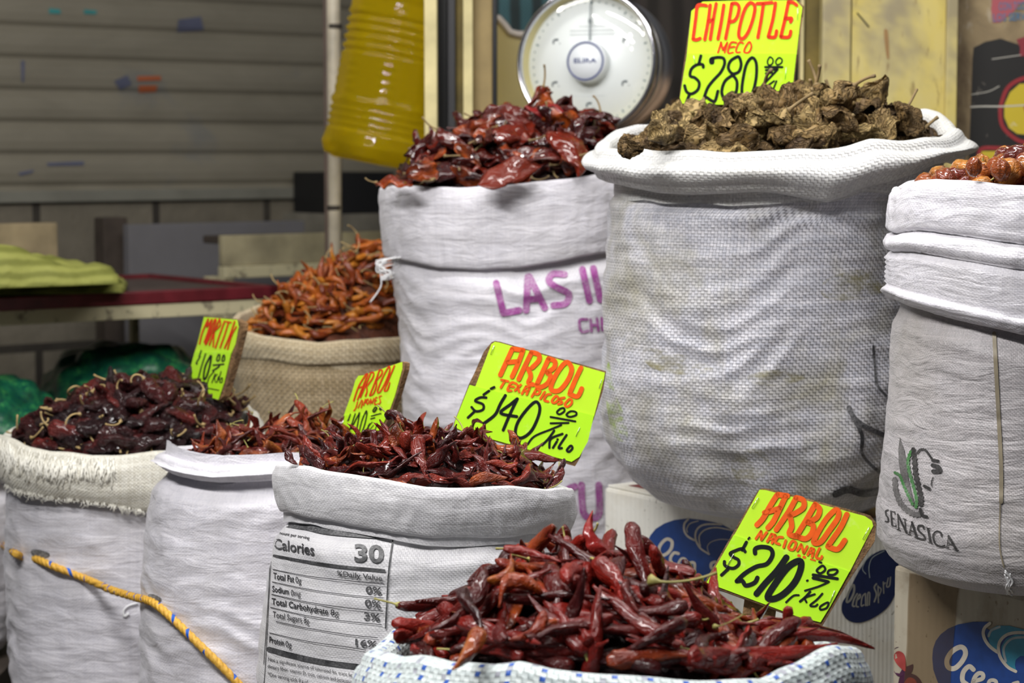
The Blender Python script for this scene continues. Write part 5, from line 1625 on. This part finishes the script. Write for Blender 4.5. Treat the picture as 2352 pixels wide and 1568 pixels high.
def pod(name, L, R, bend, flat, wr, seed, mat, nu=20, nv=12, shape='arbol', wf=5., twist=0., ruffle=0., ridge=0., open_end=False, bend2=0.):
    """Mesh of one pod along +X from stem end to tip, centred at the origin."""
    V, F = [], []
    rr = random.Random(seed * 31 + 5)
    for i in range(nu + 1):
        t = i / nu
        if shape == 'arbol':
            r = R * min(1, (t + .03) / .12) ** .5 * max(.05, 1 - max(0, t - .35) / .68) ** .72 * (1 + .10 * nz(t * 5, seed, 9))
        elif shape == 'leaf':
            r = R * max(.02, math.sin(math.pi * min(1, t ** .8 * 1.0)) ** .8) if t < 1 else R * .02
        elif shape == 'blunt':
            r = R * min(1, (t + .02) / .16) ** .6 * (1 - max(0, t - .45) / .58) ** .5
        else:
            r = R * math.sqrt(max(.0004, 1 - (2 * t - 1) ** 2))
        if open_end and t > .9: r = R * .55 * (1 + .2 * t)
        x = (t - .5) * L
        cy = bend * L * (4 * (t - .5) ** 2 - .33) + .04 * L * nz(t * 3, seed, 1) * wr * 4
        cz = bend2 * L * math.sin(2.2 * math.pi * t) + .05 * L * nz(t * 2.5, seed, 7) * wr * 4
        tw = twist * t + .6 * nz(t * 2, seed, 3)
        for k in range(nv):
            a = 2 * math.pi * k / nv
            n1 = nz(math.cos(a) * wf * .4 + seed, math.sin(a) * wf * .4, t * wf)
            n2 = nz(math.cos(a) * wf + seed, math.sin(a) * wf, t * wf * 2.2)
            rd = (1 - 2 * abs(nz(math.cos(a) * wf * .9 + seed, math.sin(a) * wf * .9 + 3, t * wf * .7))) if ridge else 0
            q = r * (1 + wr * 1.3 * n1 + wr * .8 * n2 + ridge * rd)
            yy, zz = q * math.cos(a), q * math.sin(a) * flat
            zz += ruffle * R * nz(t * 4 + seed, math.cos(a) * 1.5, 2) * min(1, abs(math.cos(a)) + .3)
            V.append((x, cy + yy * math.cos(tw) - zz * math.sin(tw), cz + yy * math.sin(tw) + zz * math.cos(tw)))
    for i in range(nu):
        for k in range(nv): F.append((i * nv + k, i * nv + (k + 1) % nv, (i + 1) * nv + (k + 1) % nv, (i + 1) * nv + k))
    F.append(tuple(range(nv))[::-1])
    if not open_end: F.append(tuple(nu * nv + k for k in range(nv)))
    me = bpy.data.meshes.new(name)
    me.from_pydata(V, [], F)
    me.polygons.foreach_set('use_smooth', [True] * len(me.polygons))
    me.materials.append(mat)
    base = Vector((-.5 * L, bend * L * .67, 0))
    return me, base


def stem_mesh(base, L, r, curl, mat, seed, calyx=.0):
    rr = random.Random(seed)
    pts, rad = [], []
    a = rr.uniform(-.5, .5); p = Vector(base) + Vector((.002, 0, 0)); d = Vector((-1, rr.uniform(-.5, .5), rr.uniform(-.3, .6))).normalized()
    ax = Vector((rr.uniform(-.3, .3), rr.uniform(-.4, .4), 1)).normalized()
    if rr.random() < .5: ax = -ax
    n = 12
    for k in range(n + 1):
        t = k / n
        pts.append(p.copy())
        rad.append(max(r, calyx * (1 - t / .22)) if t < .22 else r * (1 - .15 * t) * (1.25 if k >= n - 1 else 1))
        p = p + d * L / n
        d = Matrix.Rotation(curl / n, 3, ax) @ d
    V, F = tube(pts, rad, 7)
    me = bpy.data.meshes.new('stem')
    me.from_pydata([tuple(v) for v in V], [], F)
    me.polygons.foreach_set('use_smooth', [True] * len(me.polygons))
    me.materials.append(mat)
    return me


def heap_surface(sk, prof, front_drop=.004, inset=.012, power=.75, sink=0):
    """Height of the heap inside a sack: its skyline (pixels) above the sack's middle, sinking to the rim."""
    Xc, Y, rx = sk['Xc'], sk['Y'], sk['R'] - inset
    prof = [(q[0], q[1] + sink) for q in prof]
    ry = rx * sk['e']

    def h(x, y):
        u, v = (x - Xc) / rx, (y - Y) / ry
        P = zat(interp(1176 + x / Y * FPX / 1.0, prof), Y)
        rr = math.hypot(u, v)
        th = math.atan2(v, u)
        zr = sk['rimz'](th) - front_drop
        lim = max(0.0, 1 - u * u)
        w = max(0.0, 1 - v * v / max(.03, lim)) ** power
        zf = sk['rimz'](-math.pi / 2 if v < 0 else math.pi / 2) - front_drop
        zr = zr * min(1, rr * 1.2) + zf * (1 - min(1, rr * 1.2))
        if P < zr - .03: P = zr - .03
        return zr * (1 - w) + P * w
    return h, Xc, Y, rx, ry


def fill_heap(sk, hs, label, mat, drop, lump, seed):
    h, Xc, Y, rx, ry = hs
    V, F = [], []
    n, m = 96, 40
    for j in range(m + 1):
        t = j / m
        for i in range(n):
            a = 2 * math.pi * i / n
            x, y = Xc + rx * .99 * t * math.cos(a), Y + ry * .99 * t * math.sin(a)
            z = h(x, y) - drop + lump * noise.noise(Vector((x * 60, y * 60, seed))) + lump * .6 * noise.noise(Vector((x * 130, y * 130, seed)))
            V.append((x, y, z))
    for i in range(n): V.append((Xc + rx * .99 * math.cos(2 * math.pi * i / n), Y + ry * .99 * math.sin(2 * math.pi * i / n), h(Xc + rx * math.cos(2 * math.pi * i / n), Y + ry * math.sin(2 * math.pi * i / n)) - .08))
    for j in range(m + 1):
        for i in range(n): F.append((j * n + i, (j + 1) * n + i, (j + 1) * n + (i + 1) % n, j * n + (i + 1) % n))
    F = [f[::-1] for f in F]
    F.append(tuple((m + 1) * n + i for i in range(n))[::-1])
    o = mk('chile_filling', V, F, mat, None, (Xc, Y, V[0][2] - .08))
    tag(o, label, 'chiles', None, 'stuff')
    return o


def put(name, var, M, label, cat, group):
    me, sm_ = var
    o = bpy.data.objects.new(name, me)
    COL.objects.link(o)
    o.matrix_world = M
    tag(o, label, cat, group)
    if sm_ is not None:
        s = bpy.data.objects.new('stem', sm_)
        COL.objects.link(s)
        s.parent = o
    return o


def frame(d, up):
    x = d.normalized()
    z = (up - x * up.dot(x))
    if z.length < 1e-4: z = x.orthogonal()
    z.normalize()
    y = z.cross(x)
    return Matrix((x, y, z)).transposed().to_4x4()


def scatter(sk, hs, name, variants, N, label, group, dmin, seed, layers=((-.002, 1.0),), tilt=15, stick=.08, half=.03, view=-.35, rmax=.97, rollsd=40, cat='chile', scl=(.85, 1.15), back=.35):
    h, Xc, Y, rx, ry = hs
    rr = random.Random(seed)
    pts = []
    cnt = 0
    for li, (off, frac) in enumerate(layers):
        got = []
        want = int(N * frac)
        tries = 0
        dm = dmin
        while len(got) < want and tries < want * 150:
            tries += 1
            if tries % (want * 14) == 0: dm *= .85
            a = rr.uniform(0, 2 * math.pi); q = math.sqrt(rr.random()) * rmax
            x, y = Xc + rx * q * math.cos(a), Y + ry * q * math.sin(a)
            e = .006
            hz = h(x, y)
            g = Vector((-(h(x + e, y) - h(x - e, y)) / (2 * e), -(h(x, y + e) - h(x, y - e)) / (2 * e), 1)).normalized()
            vdir = (CAM - Vector((x, y, hz))).normalized()
            if g.dot(vdir) < view * .0 - .02 and rr.random() > back: continue
            if rr.random() > min(1.0, .42 / max(.12, g.z)): continue
            if any((x - p[0]) ** 2 + (y - p[1]) ** 2 + (hz - p[2]) ** 2 < dm * dm for p in got): continue
            got.append((x, y, hz))
            t0 = g.orthogonal().normalized(); t1 = g.cross(t0)
            ph = rr.uniform(0, 2 * math.pi)
            d = t0 * math.cos(ph) + t1 * math.sin(ph)
            rim = sm(.70, .95, q)
            if rim > 0:                              # near the rim lie along it
                tg = Vector((-math.sin(a), math.cos(a) * sk['e'], 0)).normalized()
                if rr.random() < .5: tg = -tg
                d = (d * (1 - rim * .8) + tg * rim * 1.3)
                d = (d - g * d.dot(g)).normalized()
            ep = math.radians(rr.gauss(0, tilt))
            if rr.random() < stick and rim < .5: ep = math.radians(rr.uniform(25, 70)) * rr.choice((-1, 1))
            d = d * math.cos(ep) + g * math.sin(ep)
            up = Matrix.Rotation(math.radians(rr.gauss(0, rollsd)), 3, d) @ g
            if rr.random() < .5: up = -up
            M = frame(d, up)
            s = rr.uniform(*scl)
            lift = off + abs(math.sin(ep)) * half * .55 - rim * .004
            M = Matrix.Translation(Vector((x, y, hz)) + g * lift) @ M @ Matrix.Scale(s, 4)
            put(name, variants[rr.randrange(len(variants))], M, label, cat, group)
            cnt += 1
    return cnt


# ---- variants
def vs_arbol(mat):
    out = []
    for k in range(16):
        rr = random.Random(100 + k)
        L = rr.uniform(.066, .100); R = rr.uniform(.0066, .0090)
        me, b = pod('arbol_chile', L, R, rr.choice((-1, 1)) * (rr.uniform(.01, .09) if k % 4 else .2), rr.uniform(.5, .85), rr.uniform(.10, .18), k + .37, mat, 44, 18, 'arbol', 6.5, rr.uniform(-1, 1), .25, .07, k % 5 == 4, rr.uniform(-.02, .02))
        st = stem_mesh(b, rr.uniform(.012, .030), .0011, rr.uniform(.2, 1.6), STEM_G, k, .0036) if k % 6 == 1 else None
        out.append((me, st))
    return out


def vs_shard(nm, mat, n=14, L0=.038, L1=.066, seed=200):
    out = []
    for k in range(n):
        rr = random.Random(seed + k)
        L = rr.uniform(L0, L1); R = rr.uniform(.0042, .0085)
        sh = 'leaf' if k % 3 else 'arbol'
        me, b = pod(nm, L, R, rr.choice((-1, 1)) * rr.uniform(.03, .22), rr.uniform(.16, .5), rr.uniform(.15, .35), k + .61, mat, 16, 10, sh, 4.5, rr.uniform(-1.8, 1.8), rr.uniform(.2, .9), 0, False, rr.uniform(-.07, .07))
        st = stem_mesh(b, rr.uniform(.012, .028), .0008, rr.uniform(.2, 1.2), STEM_G, k + 40, .0016) if k % 7 == 3 else None
        out.append((me, st))
    return out


def vs_morita():
    out = []
    for k in range(12):
        rr = random.Random(300 + k)
        me, b = pod('morita_chile', rr.uniform(.044, .068), rr.uniform(.0095, .0135), rr.choice((-1, 1)) * rr.uniform(0, .12), rr.uniform(.45, .7), .22, k + .2, M_MORI, 24, 18, 'blunt', 6.5, rr.uniform(-.6, .6), .3, .20, False, rr.uniform(-.04, .04))
        st = stem_mesh(b, rr.uniform(.022, .042), .0015, rr.uniform(1.0, 4.2), STEM_T, k + 9, .0045) if k % 3 != 2 else None
        out.append((me, st))
    return out


def vs_small():
    out = []
    for k in range(12):
        rr = random.Random(400 + k)
        me, b = pod('small_chile', rr.uniform(.030, .052), rr.uniform(.0046, .0072), rr.choice((-1, 1)) * rr.uniform(.02, .25), rr.uniform(.6, .9), .2, k + .8, M_SMALL, 14, 9, 'arbol' if k % 2 else 'blunt', 4, 0, .2)
        st = stem_mesh(b, rr.uniform(.016, .034), .0010, rr.uniform(.2, 1.8), STEM_T, k + 70, .0024) if k % 2 == 0 else None
        out.append((me, st))
    return out


def vs_guaj():
    out = []
    for k in range(14):
        rr = random.Random(500 + k)
        me, b = pod('guajillo_chile', rr.uniform(.062, .098), rr.uniform(.0125, .0190), rr.choice((-1, 1)) * rr.uniform(0, .12), rr.uniform(.15, .42), .26, k + .45, M_GUAJ, 26, 16, 'leaf' if k % 2 else 'blunt', 3.6, rr.uniform(-1.3, 1.3), rr.uniform(.3, .8), .06, False, rr.uniform(-.06, .06))
        st = stem_mesh(b, rr.uniform(.022, .044), .0016, rr.uniform(.2, 1.3), STEM_B, k + 11, .0042) if k % 3 == 1 else None
        out.append((me, st))
    return out


def vs_meco():
    out = []
    for k in range(14):
        rr = random.Random(600 + k)
        lf = k % 3 == 0
        me, b = pod('meco_chile', rr.uniform(.050, .078), rr.uniform(.0165, .0245), rr.choice((-1, 1)) * rr.uniform(0, .10), rr.uniform(.16, .28) if lf else rr.uniform(.40, .70), .26, k + .15, M_MECO, 44, 40, 'leaf' if lf else 'blunt', 4.6, rr.uniform(-1.2, 1.2), 1.3 if lf else .6, .10, False, rr.uniform(-.04, .04))
        st = stem_mesh(b, rr.uniform(.024, .042), .0023, rr.uniform(.1, .8), STEM_B, k + 31, .0055) if k % 4 == 1 else None
        out.append((me, st))
    return out


def vs_casc():
    out = []
    for k in range(8):
        rr = random.Random(700 + k)
        me, b = pod('cascabel_chile', rr.uniform(.026, .034), rr.uniform(.0115, .0150), 0, rr.uniform(.8, 1), .16, k + .33, M_CASC, 20, 20, 'ball', 4, 0, .1, .10)
        st = stem_mesh(b, .006, .0012, .3, STEM_G, k, .0040) if k % 3 == 0 else None
        out.append((me, st))
    return out


def fmat(name, col, rough=.5):
    if name not in FILL_D: FILL_D[name] = plain(name, col, rough, 0, .6, 60, .6)
    return FILL_D[name]


VA = vs_arbol(M_ARBOL)
# front heap: whole arbol chiles
hs8 = heap_surface(S8, [(836, 1540), (900, 1500), (950, 1452), (1040, 1370), (1110, 1330), (1160, 1285), (1230, 1252), (1340, 1236), (1440, 1246), (1520, 1285), (1600, 1345), (1700, 1400), (1800, 1436), (1880, 1458), (1940, 1476), (1980, 1495)], .012, .012, .8, 66)
fill_heap(S8, hs8, 'dark red mass of arbol chiles inside the front sack, under the loose ones', fmat('fill_red', (.022, .004, .003)), .018, .012, 1)
scatter(S8, hs8, 'arbol_chile', VA, 290, 'glossy whole red chile in the heap of the front blue-dashed sack', 'whole chiles heaped in the front sack', .017, 11, ((-.004, .42), (.005, .36), (.012, .20)), 13, .03, .045, scl=(.85, 1.2), rmax=.92)


def lone(name, me_st, a, b, up, label, cat='chile', scale=None):
    """A single chile laid from stem point a to tip point b."""
    a, b = Vector(a), Vector(b)
    me, st = me_st
    xs = [v.co.x for v in me.vertices]
    L = max(xs) - min(xs)
    s = (b - a).length / L
    M = Matrix.Translation((a + b) / 2) @ frame(b - a, Vector(up)) @ Matrix.Diagonal((s, scale or s, scale or s, 1))
    return put(name, me_st, M, label, cat, None)


def own(var, mat): 
    me = var[0].copy(); me.materials.clear(); me.materials.append(mat)
    return (me, var[1])


M_BRIGHT = chile_mat('bright_red_skin', (.15, .012, .012), (.24, .016, .014), (.32, .03, .02), None, .2, .3, 80., .5)
M_FLAME = chile_mat('flame_skin', (.12, .014, .006), (.20, .022, .007), (.36, .075, .010), (.42, .13, .012), .22, .5, 80., .4, .6)
lone('arbol_chile', own(VA[0], M_BRIGHT), at(1392, 1292, 2.04), at(1342, 1180, 2.05), (1, -1, 0), 'bright red chile standing upright at the top of the front heap', scale=1.15)
lone('arbol_chile', own(VA[2], M_FLAME), at(1108, 1448, 1.885), at(1046, 1542, 1.825), (0, -1, .3), 'orange and red chile hanging over the striped sack rim')
lone('arbol_chile', VA[3], at(1745, 1448, 2.02), at(2010, 1478, 2.06), (0, -1, .6), 'longest red chile reaching out over the right side of the striped sack', scale=1.0)
lone('arbol_chile', VA[6], at(1742, 1428, 2.07), at(1958, 1458, 2.10), (0, -1, .6), 'shrivelled red chile lying just above the longest one at the right rim', scale=.85)
lone('arbol_chile', VA[7], at(1640, 1516, 1.93), at(1928, 1482, 1.99), (0, -.6, 1), 'red brown chile lying along the right front rim of the striped sack', scale=1.05)
lone('arbol_chile', VA[10], at(1158, 1255, 2.0), at(1290, 1288, 1.985), (0, -.5, 1), 'dark red chile pointing left at the upper left of the front heap')
lone('arbol_chile', own(VA[8], M_FLAME), at(1138, 1345, 1.96), at(1185, 1278, 1.99), (0, -1, .4), 'small orange chile on the upper left slope of the front heap', scale=.7)
lone('arbol_chile', own(VA[12], M_FLAME), at(1228, 1328, 1.945), at(1132, 1366, 1.93), (0, -1, .6), 'wrinkled orange chile on the left slope of the front heap', scale=1.1)
lone('arbol_chile', own(VA[5], M_FLAME), at(1262, 1416, 1.895), at(1180, 1478, 1.865), (0, -1, .6), 'thin orange chile crossing the lower left of the front heap', scale=.8)
lone('arbol_chile', VA[11], at(1062, 1350, 1.955), at(1105, 1445, 1.90), (1, -1, .3), 'bent dark red chile on the left shoulder of the front heap', scale=1.0)
lone('arbol_chile', VA[0], at(1130, 1318, 1.985), at(1005, 1462, 1.91), (0, -1, .6), 'long crimson chile running down the left slope of the front heap', scale=1.0)
ST = stem_mesh((0, 0, 0), .06, .0012, .9, STEM_G, 5, .006)
for (a, b, lb) in (((1500, 1335), (1636, 1392), 'long dry green stem with a calyx on the right of the front heap'), ((1645, 1440), (1710, 1452), 'short curled green stem on the right of the front heap')):
    A_, B_ = at(*a, 1.95), at(*b, 1.93)
    o = bpy.data.objects.new('dry_stalk', ST); COL.objects.link(o)
    s = (B_ - A_).length / .055
    o.matrix_world = Matrix.Translation(A_) @ frame(A_ - B_, Vector((0, -.3, 1))) @ Matrix.Scale(s, 4)
    tag(o, lb, 'stalk')

# nutrition sack: broken arbol
VT = vs_shard('texa_chile', M_TEXA, 16, .040, .070, 200)
hs7 = heap_surface(S7, [(636, 1080), (690, 1066), (740, 1048), (790, 1028), (850, 1008), (900, 996), (980, 992), (1050, 996), (1120, 1018), (1180, 1046), (1240, 1080), (1290, 1110), (1320, 1125)], .008, .012, .8, 20)
fill_heap(S7, hs7, 'dark red mass of broken chiles inside the nutrition panel sack', fmat('fill_red', (.035, .005, .004)), .009, .010, 2)
scatter(S7, hs7, 'texa_chile', VT, 285, 'broken shiny red chile piece heaped in the sack with the black nutrition table', 'broken chiles in the nutrition panel sack', .013, 22, ((-.003, .45), (.004, .35), (.010, .20)), 20, .14, .032, rollsd=60)
for (a, b, lb, k, sc_) in (((868, 1052), (884, 978), 'broad glossy dark red chile piece standing in the nutrition panel sack', 2, 1.6), ((905, 1030), (912, 964), 'pointed red chile tip standing beside the broad glossy piece', 5, 1.2),
                           ((965, 1045), (932, 990), 'curled red chile piece standing at the middle of the nutrition panel sack', 8, 1.1), ((675, 1068), (662, 1022), 'thin dark chile tip poking over the left rim of the nutrition panel sack', 1, .8),
                           ((740, 1078), (695, 1022), 'curved red chile leaning out at the left of the nutrition panel sack', 3, 1.0), ((1117, 1090), (1122, 1000), 'slender upright brown stem of chile at the right of the nutrition heap', 1, .45)):
    lone('texa_chile', VT[k], at(*a, 2.50), at(*b, 2.52), (.2, -1, 0), lb, scale=sc_)
# japones sack
VJ = vs_shard('japones_chile', M_JAPO, 14, .040, .072, 250)
hs6 = heap_surface(S6, [(358, 1066), (420, 1052), (480, 1030), (540, 1008), (600, 995), (660, 978), (720, 985), (780, 1006), (850, 1030), (905, 1052)], .008, .012, .8, 13)
fill_heap(S6, hs6, 'dark red mass of split chiles inside the plain sack with the rolled rim', fmat('fill_red', (.035, .005, .004)), .009, .010, 3)
scatter(S6, hs6, 'japones_chile', VJ, 200, 'split red brown chile heaped in the plain white sack with the rolled rim', 'split chiles in the plain white sack', .015, 33, ((-.003, .5), (.005, .33), (.011, .17)), 18, .10, .034, rollsd=50)
for (a, b, lb, k, sc_) in (((690, 1010), (702, 948), 'dark red chile tip standing on top of the split chile heap', 2, 1.1), ((735, 1000), (795, 962), 'orange red chile leaning against the japones price sign', 4, 1.2), ((520, 1040), (530, 984), 'thin orange chile standing at the left of the split chile heap', 1, .7)):
    lone('japones_chile', VJ[k], at(*a, 2.90), at(*b, 2.91), (.2, -1, 0), lb, scale=sc_)
# morita sack
VM = vs_morita()
hs4 = heap_surface(S4, [(-6, 1030), (40, 985), (100, 945), (160, 925), (220, 898), (280, 876), (340, 868), (420, 880), (480, 905), (540, 930), (598, 975)], .010, .014, .8, 22)
fill_heap(S4, hs4, 'almost black mass of wrinkled chiles inside the frayed sack', fmat('fill_dark', (.014, .006, .007)), .012, .012, 4)
scatter(S4, hs4, 'morita_chile', VM, 235, 'dark wrinkled chile heaped in the sack with the frayed cream cuff', 'dark wrinkled chiles in the frayed sack', .021, 44, ((-.003, .5), (.007, .33), (.015, .17)), 16, .07, .03)
# burlap sack
VS = vs_small()
hs3 = heap_surface(S3, [(525, 800), (560, 780), (600, 745), (640, 700), (680, 655), (740, 622), (800, 590), (850, 565), (885, 560), (920, 565), (960, 640), (985, 720)], .006, .010, .75, 10)
fill_heap(S3, hs3, 'orange brown mass of small chiles inside the burlap sack', fmat('fill_orange', (.10, .025, .008)), .016, .010, 5)
scatter(S3, hs3, 'small_chile', VS, 295, 'small orange red chile heaped in the burlap sack', 'small orange chiles in the burlap sack', .012, 55, ((-.002, .5), (.005, .33), (.011, .17)), 24, .12, .024, scl=(1.0, 1.35), rmax=.97)
# guajillo sack
VG = vs_guaj()
hs2 = heap_surface(S2, [(872, 430), (920, 412), (985, 372), (1030, 320), (1080, 292), (1130, 272), (1180, 262), (1240, 258), (1290, 262), (1340, 282), (1385, 312), (1430, 350), (1486, 400)], .004, .010, .7, 18)
fill_heap(S2, hs2, 'dark red mass of flat chiles inside the sack with purple letters', fmat('fill_red', (.035, .005, .004)), .014, .012, 6)
scatter(S2, hs2, 'guajillo_chile', VG, 165, 'large flat shiny dark red chile heaped in the sack with purple letters', 'large flat chiles in the purple lettered sack', .026, 66, ((-.004, .5), (.006, .32), (.014, .18)), 22, .12, .045, rollsd=50)
lone('guajillo_chile', own(VG[3], M_FLAME), at(1095, 420, 3.30), at(1243, 375, 3.32), (0, -1, .5), 'big orange red flat chile over the front rim of the purple lettered sack', scale=1.5)
lone('guajillo_chile', own(VG[5], M_BRIGHT), at(1340, 282, 3.48), at(1203, 248, 3.46), (0, -.8, 1), 'long bright red chile lying across the top of the flat chile heap', scale=1.1)
lone('guajillo_chile', VG[7], at(865, 418, 3.40), at(950, 424, 3.34), (0, -.5, 1), 'dark red chile hanging over the left corner of the purple lettered sack', scale=.8)
lone('guajillo_chile', VG[9], at(1275, 300, 3.40), at(1345, 398, 3.34), (.3, -1, .2), 'broad dark chile slanting down the right front of the flat chile heap', scale=1.6)
lone('guajillo_chile', VG[1], at(985, 415, 3.36), at(968, 362, 3.38), (.3, -1, .2), 'dark leaf-like chile standing at the left of the flat chile heap', scale=1.5)
# chipotle meco sack
VC = vs_meco()
hs1 = heap_surface(S1, [(1372, 365), (1430, 350), (1470, 318), (1510, 302), (1560, 292), (1600, 278), (1660, 262), (1720, 250), (1780, 232), (1830, 220), (1880, 224), (1930, 228), (2000, 245), (2060, 254), (2100, 284), (2130, 320), (2206, 360)], .004, .016, .7, 46)
fill_heap(S1, hs1, 'brown mass of smoked chiles inside the tall coarse sack', fmat('fill_brown', (.055, .034, .015), .8), .016, .012, 7)
scatter(S1, hs1, 'meco_chile', VC, 150, 'tan brown crumpled smoked chile heaped in the tall coarse sack', 'crumpled brown chiles in the tall coarse sack', .031, 77, ((-.004, .52), (.008, .32), (.018, .16)), 24, .10, .03, rollsd=60)
lone('meco_chile', VC[2], at(1820, 288, 2.88), at(1806, 196, 2.90), (.3, -1, 0), 'large pale brown chile standing against the right of the chipotle sign', scale=1.15)
lone('meco_chile', VC[4], at(1530, 330, 2.80), at(1512, 254, 2.82), (.3, -1, 0), 'brown chile standing at the left end of the brown heap', scale=.75)
lone('meco_chile', VC[6], at(2060, 300, 2.92), at(2036, 238, 2.92), (.3, -1, 0), 'rounded brown chile at the right top of the brown heap', scale=1.15)
lone('meco_chile', VC[8], at(1940, 285, 2.90), at(1895, 205, 2.90), (.3, -1, 0), 'darkest brown chile rising from the middle of the brown heap', scale=.9)
lone('meco_chile', VC[10], at(1420, 330, 2.76), at(1478, 342, 2.74), (0, -1, .3), 'small brown chile lying alone at the left rim of the tall coarse sack', scale=.7)
# cascabel sack
VB = vs_casc()
hs5 = heap_surface(S5, [(2050, 450), (2180, 432), (2220, 412), (2280, 390), (2352, 368), (2430, 350), (2520, 350), (2650, 370), (2800, 420)], .004, .012, .8, 14)
fill_heap(S5, hs5, 'red brown mass of round chiles inside the pleated cuff sack', fmat('fill_orange', (.10, .025, .008)), .012, .008, 8)
scatter(S5, hs5, 'cascabel_chile', VB, 110, 'shiny round red brown chile heaped in the sack with the pleated cuff', 'round chiles in the pleated cuff sack', .024, 88, ((.002, .6), (.016, .4)), 40, 0, .0, rollsd=80)
lone('cascabel_chile', VB[1], at(2218, 382, 2.40), at(2256, 384, 2.40), (0, -1, .3), 'round dark red chile at the left end of the row over the pleated cuff', scale=.78)
lone('cascabel_chile', VB[2], at(2275, 392, 2.40), at(2322, 388, 2.40), (0, -1, .3), 'purple red round chile second from the left over the pleated cuff', scale=.85)
lone('cascabel_chile', VB[4], at(2304, 366, 2.45), at(2372, 352, 2.45), (0, -1, .3), 'topmost shiny red round chile at the right picture edge', scale=.95)
# finish
for o in list(SC.objects):
    if '_org' in o: del o['_org']
